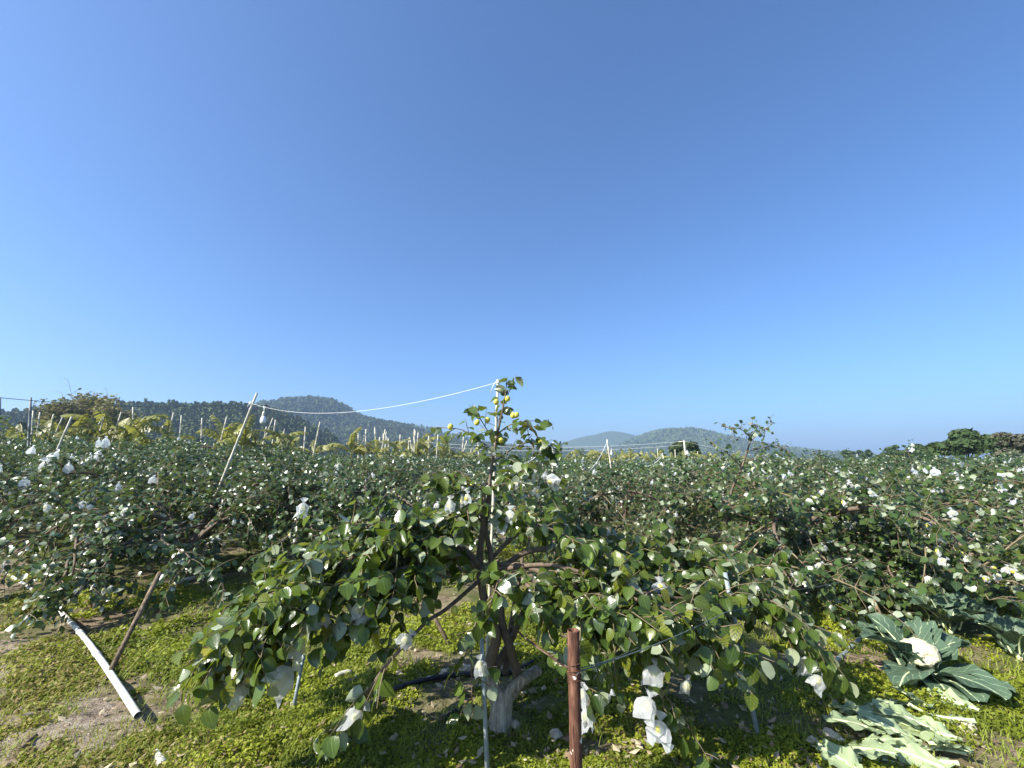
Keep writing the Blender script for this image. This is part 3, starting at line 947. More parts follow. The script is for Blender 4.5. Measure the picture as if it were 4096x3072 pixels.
L_V2 = limb_px([(1955, 2050, Y0 + .1), (2060, 2080, Y0 - .05), (2160, 2100, Y0 - .15), (2260, 2140, Y0 - .2), (2350, 2190, Y0 - .25)], .008, .003, 'branch')
L_V3 = limb_px([(1950, 1980, Y0 + .12), (1880, 1930, Y0 + .08), (1810, 1900, Y0 + .05)], .006, .003, 'branch')
L_V4 = limb_px([(1960, 1960, Y0 + .12), (2040, 1900, Y0 + .08), (2120, 1860, Y0 + .05)], .006, .003, 'branch')
S_1 = limb_px([(2560, 2470, Y0 - .45), (2590, 2600, Y0 - .48), (2640, 2740, Y0 - .48), (2660, 2850, Y0 - .46)], .004, .002, 'branch')
S_2 = limb_px([(2440, 2500, Y0 - .5), (2450, 2620, Y0 - .52), (2470, 2740, Y0 - .52)], .004, .002, 'branch')
S_3 = limb_px([(2660, 2780, Y0 - .46), (2740, 2880, Y0 - .46), (2790, 2980, Y0 - .44)], .003, .002, 'branch')
S_4 = limb_px([(3200, 2500, Y0 - .05), (3250, 2600, Y0 - .05), (3290, 2700, Y0 - .05)], .004, .002, 'branch')
S_5 = limb_px([(1150, 2500, Y0 - .5), (1080, 2640, Y0 - .52), (960, 2740, Y0 - .52), (880, 2790, Y0 - .5)], .004, .002, 'branch')
S_6 = limb_px([(1480, 2500, Y0 - .5), (1450, 2400, Y0 - .5), (1440, 2480, Y0 - .52)], .003, .002, 'branch')
L_U1 = limb_px([(1940, 2110, Y0 + .12), (1890, 2040, Y0 + .05), (1840, 1990, Y0), (1760, 1960, Y0 - .05)], .008, .003, 'branch')
L_U2 = limb_px([(1950, 2090, Y0 + .12), (2050, 2040, Y0 + .05), (2130, 2000, Y0), (2210, 1950, Y0)], .008, .003, 'branch')
L_U3 = limb_px([(1978, 1800, Y0 + .15), (1910, 1760, Y0 + .1), (1850, 1720, Y0 + .05), (1785, 1712, Y0 + .05)], .005, .002, 'branch')
L_U4 = limb_px([(1985, 1740, Y0 + .15), (2040, 1700, Y0 + .1), (2100, 1690, Y0 + .1), (2145, 1740, Y0 + .1)], .005, .002, 'branch')
L_U5 = limb_px([(1972, 1850, Y0 + .15), (2060, 1790, Y0 + .1), (2130, 1770, Y0 + .1), (2190, 1800, Y0 + .1)], .005, .002, 'branch')
L_U6 = limb_px([(1985, 1780, Y0 + .15), (1930, 1690, Y0 + .12), (1905, 1650, Y0 + .12)], .004, .002, 'branch')
L_C1 = limb_px([(1975, 2420, Y0 - .05), (1930, 2440, Y0 - .3), (1895, 2520, Y0 - .45), (1885, 2640, Y0 - .48), (1888, 2800, Y0 - .46)], .005, .002, 'branch')
L_C2 = limb_px([(1975, 2330, Y0 - .05), (2000, 2300, Y0 - .25), (1990, 2330, Y0 - .4), (1960, 2420, Y0 - .45)], .006, .002, 'branch')


dress(L_L1, .20, 0.0132, .27, yel=1.0, p2=.6)
for L_ in (L_V1, L_V2, L_V3, L_V4): dress(L_, .18, .035, .19, yel=.3, p2=.3, droop=.7)
dress(L_L4, .30, 0.0300, .22, yel=.4)
dress(L_L5, .20, 0.0225, .26, yel=.7, p2=.5)
dress(L_R6, .25, 0.0476, 0.21, yel=.45, p2=.4)
dress(L_R7, .35, 0.0788, 0.17, yel=.6)
for L_ in (S_1, S_2, S_3, S_4, S_5): dress(L_, .12, .085, .11, yel=.25, p2=.1, lgap=.045)
dress(L_L2, .42, 0.0510, .17, yel=.15, p2=.1, lgap=.06)
dress(L_L3, .12, 0.0144, .30, yel=.3, p2=.5)
dress(L_UL, .22, 0.0156, .27, yel=.2)
dress(L_R1, .22, 0.0172, .25, yel=.85, p2=.5)
dress(L_R2, .26, 0.0198, .29, yel=.25, p2=.5)
dress(L_R3, .28, 0.0168, .24, yel=.9)
dress(L_R4, .55, 0.0720, .12, yel=.1, p2=.1)
dress(L_R5, .18, 0.0165, .30, yel=.25, p2=.5)
for L_ in (L_U1, L_U2): dress(L_, .22, .050, .22, leafs=.07, yel=.25, droop=.5)
for L_ in (L_U3, L_U4, L_U5, L_U6): dress(L_, .18, .05, .14, leafs=.068, lgap=.040, yel=.05, droop=.3, p2=.1)
for P, R, k in fg.br[7:10]:
    pass
topP = [b for b in fg.br if b[2] == 'limb'][5][0]
dress(topP, .45, .055, .17, leafs=.068, lgap=.040, yel=.05, droop=.3, up=.25, p2=.15)
dress(L_C1, .40, 0.0420, .11, yel=.15, p2=.1, lgap=.06)
dress(L_C2, .40, 0.0300, .14, yel=.5, p2=.2)

trunk_o = wood(fg, ('trunk',)).build('trunk', M['bark'], fg_root)
md = trunk_o.modifiers.new('fuse', 'REMESH'); md.mode = 'VOXEL'; md.voxel_size = .009; md.use_smooth_shade = True
md = trunk_o.modifiers.new('soften', 'SMOOTH'); md.iterations = 6; md.factor = .5
for P, R, k in fg.br:
    if k in ('limb', 'branch'):
        m = MB(); V, F, uv = tube(P, R, 9 if k == 'limb' else 6, wob=.05); m.add(V, F, None, uv); m.build('branch', M['limb'], fg_root)
tag(wood(fg, ('twig',)).build('twigs', M['twig'], fg_root), kind='stuff')
A = fg.arrays()
dd_ = np.linalg.norm(A[0] + O - [0, 0, CAM_H], axis=1) - .4 * np.abs(A[3][:, 1]) - .002 * rng.random(len(A[0]))
order = np.argsort(dd_)
leaf_objects(fg_root, A, order[:300], LEAF_MESH, 5)
tag(merge_leaves(A, order[300:], TPL_HI, 6).build('foliage', M['leaf'], fg_root), kind='stuff')
print('front tree leaves', len(A[0]))

IV, IF = ico(2)
m = MB(); m.add(IV * [.018, .018, .021], IF); FRUIT_ME = m.mesh('fruit', M['fruit'])
m = MB(); m.add(IV * [.017, .017, .019], IF); RIPE_ME = m.mesh('fruit', M['ripe_fruit'])
for (u, v, Y) in ((2030, 1595, .1), (1985, 1608, .1), (1950, 1680, .08), (1908, 1690, .05), (2066, 1660, .1), (2052, 1662, .1), (2098, 1700, .1), (2165, 1766, .1), (2170, 1760, .1), (1802, 1707, .04), (2004, 1762, .1),
                  (1820, 2448, -.3), (1818, 2440, -.3), (1760, 2085, 0.), (2710, 2405, -.1), (2712, 2420, -.1), (2670, 2555, -.45), (3160, 2590, -.03), (1902, 2025, .05), (1915, 2042, .05), (2120, 2060, .1), (2125, 2072, .1), (890, 2790, -.5), (2175, 2490, -.3)):
    o = link('fruit', RIPE_ME if v < 1720 and u > 2080 else FRUIT_ME, fg_root); o.location = Vector(at(u, v, Y0 + Y) - O); o.rotation_euler = (random.random(), random.random(), 0)
# bagged fruit on the front tree: where the photograph shows them
for (u, v, Y, s) in ((2080, 1885, .12, .11), (2060, 1910, .1, .10), (2130, 1890, .1, .11), (2190, 1910, .1, .12), (2160, 1950, .12, .11), (2040, 2040, .0, .12), (2025, 2090, .0, .13), (1800, 2000, .0, .11), (1870, 1975, .0, .11),
                     (1850, 1990, .05, .10), (1960, 1790, .1, .10), (1830, 2150, -.05, .10), (1215, 2010, .4, .12), (1430, 2410, -.5, .12), (1440, 2470, -.5, .13), (1640, 2540, -.5, .13), (1200, 2550, -.5, .14), (1170, 2680, -.5, .15),
                     (960, 2590, -.5, .11), (930, 2740, -.5, .12), (1450, 2840, -.55, .13), (1000, 2700, -.5, .10), (2620, 2660, -.45, .13), (2640, 2880, -.42, .14), (2600, 2790, -.45, .12), (2440, 2780, -.48, .11), (2750, 2720, -.42, .11), (3245, 2660, -.05, .15), (3290, 2710, -.05, .12),
                     (2345, 2830, -.5, .13), (2335, 2760, -.5, .12), (1920, 2640, -.45, .10), (2520, 2250, .0, .10), (2640, 2330, -.05, .10), (1290, 2450, -.5, .11), (1560, 2240, -.1, .10), (2230, 2290, -.1, .08), (2430, 2110, .25, .1), (2800, 2480, -.05, .09), (2260, 2130, .2, .09)):
    BAGS.append((at(u, v, Y0 + Y - (.10 if Y < .2 else 0)), s, 'the nearest jujube tree'))

# --- neighbours, each one grown on its own
NEAR = [
    (-4.3, 6.0, 201, 'spreading jujube tree over the white pipe, propped by a brown stick', 'the jujube tree above the white pipe', dict(R=1.75, H=1.05, limbs=7), 240, 26),
    (-2.6, 7.3, 202, 'jujube tree with dark trunk behind the nearest tree, left of its pole', 'the dark trunked jujube tree', dict(R=1.9, H=1.2, limbs=7), 220, 26),
    (.7, 7.0, 203, 'jujube tree straight behind the nearest tree', 'the jujube tree straight behind the nearest one', dict(R=1.9, H=1.05, limbs=6), 220, 30),
    (3.2, 5.5, 204, 'jujube tree with a tall bare-stemmed shoot standing above its crown', 'the jujube tree with the tall shoot', dict(shoots=0, R=2.0, H=1.05, limbs=7, yel=.25), 260, 42),
    (5.0, 5.9, 205, 'jujube tree above the cauliflowers with many bagged fruit', 'the jujube tree above the cauliflowers', dict(shoots=0, R=1.6, H=1.05, limbs=7, yel=.15), 260, 56),
    (-6.4, 8.0, 206, 'tall jujube tree at the left behind the pipe tree', 'the tall jujube tree behind the pipe tree', dict(R=2.0, H=1.35, limbs=7), 180, 26),
    (4.6, 8.6, 207, 'jujube tree behind the tree with the tall shoot', 'the jujube tree behind the tall shoot', dict(shoots=0, R=1.9, H=1.15, limbs=6), 160, 34),
    (-9.3, 8.3, 208, 'jujube tree at the picture edge over the far end of the white pipe', 'the jujube tree at the far end of the pipe', dict(R=2.0, H=1.3, limbs=7), 140, 20),
    (8.9, 8.9, 209, 'jujube tree beyond the concrete posts', 'the jujube tree beyond the concrete posts', dict(shoots=0, R=2.0, H=1.15, limbs=6), 140, 34),
]
for x, y, seed, label, where, kw, nl, nb in NEAR:
    near_tree(x, y, seed, label, where, n_leaf=nl, bags=nb, **kw)

# the tall shoot of the tree to the right
ts_tree = Tree(330)
S0 = np.array([3.2, 5.5, 0])
shootP = spline([at(2905, 2090, 5.6), at(2925, 1960, 5.6), at(2960, 1880, 5.6), at(2985, 1810, 5.6), at(3005, 1740, 5.6)], 5) - S0
ts_tree.br.append((shootP, np.linspace(.017, .008, len(shootP)), 'limb'))
for pts in ([(3000, 1760), (3060, 1710), (3090, 1690)], [(3003, 1745), (2960, 1710), (2890, 1700)], [(2985, 1800), (3080, 1780), (3150, 1790)], [(2965, 1860), (2900, 1800), (2850, 1770)], [(2970, 1850), (3040, 1820), (3100, 1830)], [(3000, 1745), (3030, 1700), (3000, 1685)], [(2950, 1890), (2880, 1850), (2820, 1850)]):
    B = spline([at(u, v, 5.6 + .15 * ts_tree.r.normal()) - S0 for u, v in pts], 4)
    ts_tree.br.append((B, np.linspace(.006, .003, len(B)), 'branch'))
    for k in range(1, len(B)):
        ts_tree.twig(B[k], ts_tree.r.normal(size=3) + .3 * UP, .13 + .1 * ts_tree.r.random(), .058, .045, .3)
root_b = [o for o in bpy.data.objects if o.get('label', '').startswith('jujube tree with a tall')][0]
m = MB()
for P, R, k in ts_tree.br:
    if k in ('limb', 'branch'): V, F, uv = tube(P, R, 6); m.add(V, F, None, uv)
m.build('tall_shoot', M['limb'], root_b)
tag(wood(ts_tree, ('twig',)).build('shoot_twigs', M['twig'], root_b), kind='stuff')
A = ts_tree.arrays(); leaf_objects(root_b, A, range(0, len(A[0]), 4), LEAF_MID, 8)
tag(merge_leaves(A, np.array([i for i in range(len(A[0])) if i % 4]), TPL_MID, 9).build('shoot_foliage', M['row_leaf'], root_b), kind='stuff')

# --- the rows behind: a few grown crowns, copied tree by tree
PROTO = []
for k in range(6):
    t = generic(400 + k, R=2.0, H=1.14 + .1 * (k % 3), limbs=7, subs=.13, leafs=.080, gap=.052, shoots=2, tw=1.5)
    trunk = wood(t, ('trunk', 'limb')).mesh('trunk', M['limb'])
    m = wood(t, ('branch',)); tw = m.mesh('twigs', M['twig'])
    A = t.arrays()
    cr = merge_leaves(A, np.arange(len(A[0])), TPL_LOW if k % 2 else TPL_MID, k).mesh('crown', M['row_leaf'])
    PROTO.append((t, trunk, tw, cr))


def orchard_end(x):
    return 19 + .62 * max(0, x + 15) if x < 22 else 42


ORD = ['first', 'second', 'third', 'fourth', 'fifth', 'sixth', 'seventh', 'eighth', 'ninth', 'tenth', 'eleventh', 'twelfth', 'thirteenth', 'fourteenth', 'fifteenth', 'sixteenth', 'seventeenth', 'eighteenth', 'nineteenth', 'twentieth']
occupied = [(a[0], a[1]) for a in NEAR] + [(FGX, FGY)]
row_y = [8.8, 11.3, 14.0, 16.9, 20.0, 23.4, 27.2, 31.5, 36.5]
n_far = 0
for ri, y0 in enumerate(row_y):
    xs = np.arange(-52, 52, 3.1 if y0 < 24 else 3.6) + (1.4 if ri % 2 else 0)
    row = []
    for x in xs:
        x = x + .4 * rng.normal(); y = y0 + .35 * rng.normal()
        if abs(x) > 1.22 * y + 1.2 or y > orchard_end(x): continue
        if any((x - a) ** 2 + (y - b) ** 2 < 2.1 ** 2 for a, b in occupied): continue
        row.append((x, y))
    row.sort()
    for ci, (x, y) in enumerate(row):
        k = int(rng.integers(6)); t, trunk, tw, cr = PROTO[k]
        left = float(sstep(-x / y, .1, .6))
        s = 1.0 + .06 * rng.normal(); sz = s * (1.0 + .14 * left)
        rot = rng.random() * 6.28
        root = link('jujube_tree', None, loc=(x, y, gzf(x, y))); root.rotation_euler = (0, 0, rot); root.scale = (s, s, sz)
        if ri < 5:
            lab = 'jujube tree, %s from the left in the %s row back' % (ordinal(ci + 1), ordinal(ri + 1))
        else:
            lab = 'small distant jujube tree, %s from the left in the %s row back' % (ordinal(ci + 1), ordinal(ri + 1))
        tag(root, lab, 'tree', 'jujube trees of the orchard' if ri < 5 else 'jujube trees of the far rows')
        link('trunk', trunk, root); link('crown', cr, root)
        if y < 18: link('twigs', tw, root)
        n_far += 1
        nb = int((13 + 13 * (1 - left)) * (1.0 if y < 22 else .7))
        ca, sa = math.cos(rot), math.sin(rot)
        for p in bag_spots(t, nb, 900 + n_far):
            q = np.array([(p[0] * ca - p[1] * sa) * s + x, (p[0] * sa + p[1] * ca) * s + y, p[2] * sz + gzf(x, y)])
            BAGS.append((q, .085, 'the %s row behind the nearest trees' % ORD[ri]))
print('row trees', [len(t[0].L) for t in PROTO], n_far, 'bags', len(BAGS))

# ------------------------------------------------------------------ fruit bags
def bag_tpl(seed, seg=12, low=False):
    """thin film tied over a fruit: gathered neck, bulge, ruffled open hem with corners"""
    r = np.random.default_rng(seed)
    prof = [(.10, .36), (.28, .20), (.0, .05), (-.10, .26), (-.32, .40), (-.60, .44), (-.85, .50), (-1.12, .58)]
    prof = [(.30, .36), (.14, .20), (.0, .06), (-.10, .28), (-.32, .46), (-.56, .50), (-.78, .44), (-1.0, .48)]
    if low: prof = [(.18, .22), (0, .05), (-.35, .42), (-1.0, .52)]; seg = 6
    a = np.arange(seg) / seg * 2 * np.pi
    k = int(r.integers(2, 5)); ph = r.random() * 6
    V = []
    sk = r.normal(size=2) * .12
    for i, (z, rad) in enumerate(prof):
        ruf = 1 + (.10 + .30 * max(0, -z)) * np.sin(k * a + ph + z) + .22 * r.normal(size=seg) * min(1, abs(z) + .2)
        zz = z + .13 * r.normal(size=seg) * (abs(z) > .5) + (.12 * np.cos(2 * a + ph) if z < -.8 else 0)
        V.append(np.stack([np.cos(a) * rad * ruf + sk[0] * -z, np.sin(a) * rad * .62 * ruf + sk[1] * -z, zz], 1))
    V = np.concatenate(V); m = len(prof)
    i = np.arange(m - 1)[:, None] * seg; j = np.arange(seg)[None, :]; j2 = (j + 1) % seg
    F = np.stack([i + j, i + n_(seg, j2, 0), i + seg + j2, i + seg + j], -1).reshape(-1, 4) if False else np.stack([i + j + 0 * i, i + j2, i + seg + j2, i + seg + j], -1).reshape(-1, 4)
    return V, F


BAG_ME = []
for k in range(10):
    V, F = bag_tpl(50 + k); m = MB(); m.add(V, F); BAG_ME.append(m.mesh('film', M['film'], smooth=False))
BAGS.sort(key=lambda b: -b[1] / np.linalg.norm(b[0] - np.array([0, 0, CAM_H])))
n_each = {}
for i, (p, s, where) in enumerate(BAGS[:300]):
    root = link('fruit_bag', BAG_ME[i % 10], loc=tuple(p)); s2 = s * (.48 + .30 * random.random())
    root.scale = (s2, s2, s2); root.rotation_euler = (random.gauss(0, .45), random.gauss(0, .45), random.random() * 6.28)
    tag(root, 'white fruit bag hanging on ' + where if 'row' not in where else 'white fruit bag among the leaves of ' + where, 'fruit bag', 'fruit bags on ' + where)
    if i < 130:
        o = link('fruit', FRUIT_ME, root, (0, 0, -.45)); q = .9 / .085 * .085 / s2
        o.scale = (q, q, q)
for where in sorted(set(b[2] for b in BAGS[:300])):
    mine = [o for o in bpy.data.objects if o.get('group') == 'fruit bags on ' + where]
    if len(mine) > 1: number_from_left(mine, 'white fruit bag on ' + where + ', %s from the left')
mb = MB(); lows = [bag_tpl(80 + k, low=True) for k in range(5)]
r_ = np.random.default_rng(77)
for i, (p, s, where) in enumerate(BAGS[300:]):
    V, F = lows[i % 5]; a = r_.random() * 6.28; s2 = s * (.9 + .6 * r_.random())
    W = np.stack([V[:, 0] * math.cos(a) - V[:, 1] * math.sin(a), V[:, 0] * math.sin(a) + V[:, 1] * math.cos(a), V[:, 2]], 1) * s2 + p
    mb.add(W, F)
tag(mb.build('fruit_bags', M['film'], smooth=False), 'countless small white fruit bags dotting the far orchard rows', 'fruit bags', kind='stuff')

# ------------------------------------------------------------------ banana plot with its bamboo props
def plot_depth(u):
    return float(np.interp(u, [0, 300, 700, 1300, 1900, 2300, 3000], [15.5, 17, 20, 28, 37, 48, 60]))


def banana_leaf(seed, Ln=1.9, W=.34, torn=.7):
    r = np.random.default_rng(seed)
    n = 22
    t = np.linspace(0, 1, n)
    up = .55 + .5 * r.random(); bend = 1.2 + .9 * r.random()
    ang = up - bend * t ** 1.4
    st = Ln / (n - 1)
    P = np.concatenate([[[0, 0, 0]], np.cumsum(np.stack([np.cos(ang[:-1]) * st, np.zeros(n - 1), np.sin(ang[:-1]) * st], 1), 0)])
    P[:, 1] += .12 * r.normal() * t ** 2
    mb = MB()
    V, F, uv = tube(P, np.linspace(.03, .008, n), 4); mb.add(V, F, (.95, .25, 0, 1))
    w = W * np.clip(np.sin(np.pi * np.clip((t - .12) / .88, 0, 1)) ** .55, 0, 1) * (t > .12)
    for side in (-1, 1):
        hang = .25 + .7 * r.random()
        for i in range(2, n - 1):
            g = .30 * r.random() * torn
            sw = r.normal() * .18 * torn; h2 = hang + .5 * torn * r.normal() * .6
            a, b = P[i] + (P[i + 1] - P[i]) * g, P[i + 1] - (P[i + 1] - P[i]) * g
            d = unit(P[i + 1] - P[i]); o = np.array([0, side, 0]) * math.cos(h2) + np.array([0, 0, -1]) * math.sin(h2) + d * (.25 + sw)
            kk = 1 - .45 * torn * r.random(); wa, wb = w[i] * kk, w[i + 1] * kk
            m1, m2 = a + o * wa * .55, b + o * wb * .55
            o2 = o + np.array([0, 0, -.35])
            e1, e2 = a + o2 * wa, b + o2 * wb
            e1 = e1 + (e2 - e1) * .25 * torn * r.random()
            tone = .1 + .85 * r.random(); ye = .35 * r.random()
            F = np.array([[0, 1, 3, 2], [2, 3, 5, 4]]) if side > 0 else np.array([[1, 0, 2, 3], [3, 2, 4, 5]])
            mb.add(np.array([a, b, m1, m2, e1, e2]), F, (tone, ye, 0, 1))
    return mb


B_LEAF = [banana_leaf(600 + k, 1.5 + .12 * k, .30 + .02 * (k % 3), .4 + .1 * (k % 5)).mesh('leaf', M['banana'], smooth=False) for k in range(8)]
m = MB()
V, F, uv = tube(spline([(0, 0, -.1), (.02, 0, .8), (.0, .02, 1.6)], 4), np.linspace(.11, .06, 9), 8); m.add(V, F, (.7, .35, 0, 1))
B_STEM = m.mesh('stem', M['banana'])


def banana(u, v, label, group, n=6, sc_=1.0, dY=0.0):
    Y = plot_depth(u) + dY
    top = at(u, v, Y); x, y = top[0], Y
    z0 = gzf(x, y)
    hgt = max(1.6, top[2] - z0); s = hgt / 2.6 * sc_
    root = link('banana_plant', None, loc=(x, y, z0)); root.scale = (s, s, s); root.rotation_euler = (0, 0, rng.random() * 6.28)
    tag(root, label, 'banana plant', group)
    link('stem', B_STEM, root)
    for k in range(n):
        o = link('leaf', B_LEAF[int(rng.integers(8))], root, (0, 0, 1.45 + .12 * rng.random()))
        o.rotation_euler = (.2 * rng.normal(), -.15 + .35 * rng.normal() - (.5 if k == 0 else 0), k * 2 * math.pi / n + .5 * rng.normal())


spots = [(15, 1690), (95, 1712), (200, 1690), (300, 1700), (345, 1712), (440, 1668), (500, 1660), (560, 1700), (610, 1702), (680, 1715), (905, 1690), (985, 1668), (1030, 1676), (1110, 1722), (1160, 1730), (1260, 1750),
         (1410, 1740), (1460, 1752), (1505, 1775), (1565, 1752), (1605, 1765), (1668, 1728), (1700, 1760), (1718, 1752), (1760, 1775), (1800, 1768), (1830, 1785), (1885, 1790), (1925, 1800)]
for i, (u, v) in enumerate(spots):
    banana(u, v + 10, 'wind torn yellow green banana plant, %s from the left behind the orchard' % (ORD + ['twenty-first', 'twenty-second', 'twenty-third', 'twenty-fourth', 'twenty-fifth', 'twenty-sixth', 'twenty-seventh', 'twenty-eighth', 'twenty-ninth'])[i], 'banana plants behind the orchard', dY=1.2 * rng.normal())
for i in range(46):
    u = 2260 + i * 16.0 + 8 * rng.normal()
    banana(u, 1822 + 10 * rng.normal() - (8 if u < 2560 else 0), 'small yellowish banana plant in the far band below the hazy hills', 'banana plants in the far band', n=5, dY=4 * rng.normal())


number_from_left([o for o in bpy.data.objects if o.get('group') == 'banana plants in the far band'], 'small yellowish banana plant, %s from the left in the far band below the hills')


def pole(name, P0, P1, r0, r1, mat, label, cat, group=None, nodes=0, sides=8, wob=0.0):
    """a cane or post from P0 (foot) to P1 (tip), with swollen nodes"""
    P0 = np.asarray(P0, float); P1 = np.asarray(P1, float)
    L = np.linalg.norm(P1 - P0)
    ts = [0, 1]; extra = {}
    if nodes:
        for k in range(1, nodes + 1):
            c = (k - .4 + .25 * random.random()) / (nodes + .4)
            for d, f in ((-.012, 1.0), (-.003, 1.28), (.003, 1.28), (.012, 1.0)):
                tt = c + d * 1.6 / L
                if 0 < tt < 1: ts.append(tt); extra[tt] = f
    ts = sorted(set(ts))
    bend = np.array([random.gauss(0, 1), random.gauss(0, 1), 0]) * wob * L
    P = [P0 + (P1 - P0) * t + bend * math.sin(math.pi * t) for t in ts]
    R = [(r0 + (r1 - r0) * t) * extra.get(t, 1.0) for t in ts]
    mb = MB(); V, F, uv = tube(np.array(P) - P0, R, sides); mb.add(V, F, None, uv)
    o = mb.build(name, mat, loc=tuple(P0))
    tag(o, label, cat, group)
    return o


def foot(u1, v1, u2, v2, Y1, Y2=None):
    """tip and foot of a pole seen from (u1, v1) down to (u2, v2), run on to the ground"""
    a = at(u1, v1, Y1); b = at(u2, v2, Y2 or Y1)
    g = gzf(b[0], b[1]) - .05
    t = (a[2] - g) / (a[2] - b[2]); t = min(t, 60)
    f = a + (b - a) * t
    lim = .30 * (a[2] - g)
    h = f[:2] - a[:2]; l = np.linalg.norm(h)
    if l > lim: f[:2] = a[:2] + h / l * lim
    f[2] = g
    return a, f


props = [(133, 1643, 130, 1690), (160, 1648, 153, 1697), (215, 1656, 205, 1690), (250, 1669, 226, 1725), (409, 1668, 377, 1733), (421, 1651, 396, 1738), (436, 1674, 430, 1695), (485, 1648, 461, 1725),
         (532, 1628, 530, 1765), (594, 1678, 575, 1730), (694, 1650, 673, 1755), (726, 1661, 725, 1674), (651, 1704, 649, 1725), (907, 1667, 885, 1755), (808, 1672, 805, 1760), (1092, 1671, 1071, 1725), (1102, 1679, 1096, 1725), (1066, 1706, 1062, 1728), (1139, 1715, 1134, 1745), (1165, 1733, 1163, 1750), (1222, 1707, 1219, 1750), (1280, 1687, 1262, 1775),
         (1433, 1733, 1433, 1766), (1457, 1738, 1455, 1762), (1464, 1716, 1463, 1760), (1499, 1710, 1506, 1822), (1519, 1748, 1516, 1785), (1534, 1735, 1531, 1785), (1541, 1717, 1528, 1795), (1546, 1727, 1530, 1790), (1546, 1744, 1541, 1788), (1553, 1753, 1554, 1780), (1601, 1738, 1600, 1775), (1636, 1752, 1634, 1805), (1639, 1750, 1645, 1785), (1658, 1716, 1650, 1828), (1661, 1722, 1657, 1800), (1673, 1730, 1668, 1800), (1715, 1743, 1714, 1780), (1752, 1738, 1749, 1783), (1786, 1742, 1778, 1788), (1854, 1747, 1849, 1805), (1868, 1762, 1853, 1795), (1892, 1748, 1880, 1838), (1911, 1748, 1914, 1812)]
for i, (a, b, c, d) in enumerate(props):
    Y = plot_depth(a) + .8 * rng.normal()
    tip, ft = foot(a, b, c, d, Y)
    side = 'left of the bulb pole' if a < 1028 else 'between bulb pole and nearest tree'
    lean_w = 'leaning' if abs(a - c) > .12 * (d - b) else 'upright'
    pole('bamboo_prop', ft, tip, .028 * Y / 20 + .004, .022 * Y / 20 + .004, M['bamboo'], 'thin %s bamboo prop %s' % (lean_w, side), 'pole', '%s bamboo props %s' % (lean_w, side), nodes=6, sides=6)
for u in (2500, 2560, 2588, 2630, 2700, 2790):
    Y = 56 + 3 * rng.normal(); tip, ft = foot(u, 1802 + 6 * rng.normal(), u + 2, 1850, Y)
    pole('bamboo_prop', ft, tip, .05, .04, M['bamboo'], 'short bamboo prop in the far yellow banana band', 'pole', 'bamboo props in the far banana band', sides=5)

for g in set(o.get('group') for o in bpy.data.objects if o.name.startswith('bamboo_prop')):
    mine = [o for o in bpy.data.objects if o.get('group') == g]
    number_from_left(mine, mine[0]['label'] + ', %s from the left')

# ------------------------------------------------------------------ tall poles, lamp string, bulbs
tip, ft = foot(123, 1590, 118, 1690, 13.0)
pole('dark_pole', ft, tip, .032, .027, M['dark_bamboo'], 'dark weathered pole sticking up over the left trees', 'pole', nodes=5)
tip, ft = foot(0, 1592, -2, 1680, 12.0)
pole('dark_pole', ft, tip, .026, .022, M['dark_bamboo'], 'dark pole cut by the left picture edge', 'pole', nodes=4)
tip, ft = foot(287, 1667, 243, 1768, 10.5)
pole('bamboo_pole', ft, tip, .026, .020, M['bamboo'], 'leaning bamboo pole with a tied joint above the left trees', 'pole', nodes=5)
tipA, ftA = foot(1028, 1572, 872, 1907, 7.0)
leanP = pole('bamboo_pole', ftA, tipA, .022, .017, M['bamboo'], 'leaning bamboo pole carrying the lamp string beside the hanging bulb', 'pole', nodes=6, sides=10)
tipC, ftC = foot(1992, 1518, 1976, 1926, 3.45)
pole('bamboo_pole', ftC, tipC, .013, .0105, M['bamboo'], 'slender pale pole rising through the nearest tree to the string end', 'pole', nodes=5, sides=10)
tipD, ftD = foot(2213, 1768, 2206, 2010, 9.6)
pole('bamboo_pole', ftD, tipD, .016, .013, M['bamboo'], 'straight bamboo pole with ropes right of the nearest tree', 'pole', nodes=5)
tipE, ftE = foot(2428, 1758, 2450, 1910, 12.0)
pole('bamboo_pole', ftE, tipE, .024, .018, M['bamboo'], 'tall pale pole holding the sagging rope below the pale mountain', 'pole', nodes=5)
tipF, ftF = foot(2650, 1812, 2662, 1888, 17)
pole('bamboo_pole', ftF, tipF, .026, .02, M['bamboo'], 'short pale pole before the round tree', 'pole', nodes=4)
tipG, ftG = foot(2770, 1822, 2758, 1886, 17)
pole('bamboo_pole', ftG, tipG, .018, .014, M['bamboo'], 'thin pole right of the round tree, tipped left', 'pole', nodes=4)
tipH, ftH = foot(2838, 1836, 2820, 1886, 16)
pole('bamboo_pole', ftH, tipH, .016, .013, M['bamboo'], 'thin pole just left of the tall shoot', 'pole', nodes=4)
tip, ft = foot(3590, 1872, 3600, 1930, 13)
ft2 = ft
pole('bamboo_pole', *foot(3868, 1868, 3850, 1925, 11)[::-1], .02, .016, M['bamboo'], 'pale bent stick below the big round dark tree', 'pole', nodes=3)


def cable(name, pts, r, mat, label, cat='rope', sag=0.0, n=26, group=None):
    """rope through pts, each span sagging"""
    out = []
    for a, b in zip(pts[:-1], pts[1:]):
        a = np.asarray(a); b = np.asarray(b); t = np.linspace(0, 1, n)[:, None]
        sg = sag if np.isscalar(sag) else sag[len(out)]
        q = a * (1 - t) + b * t; q[:, 2] -= (4 * t * (1 - t))[:, 0] * sg
        out.append(q if not out else q[1:])
    P = np.concatenate(out)
    mb = MB(); V, F, uv = tube(P - P[0], r, 5); mb.add(V, F, None, uv)
    return tag(mb.build(name, mat, loc=tuple(P[0])), label, cat, group)


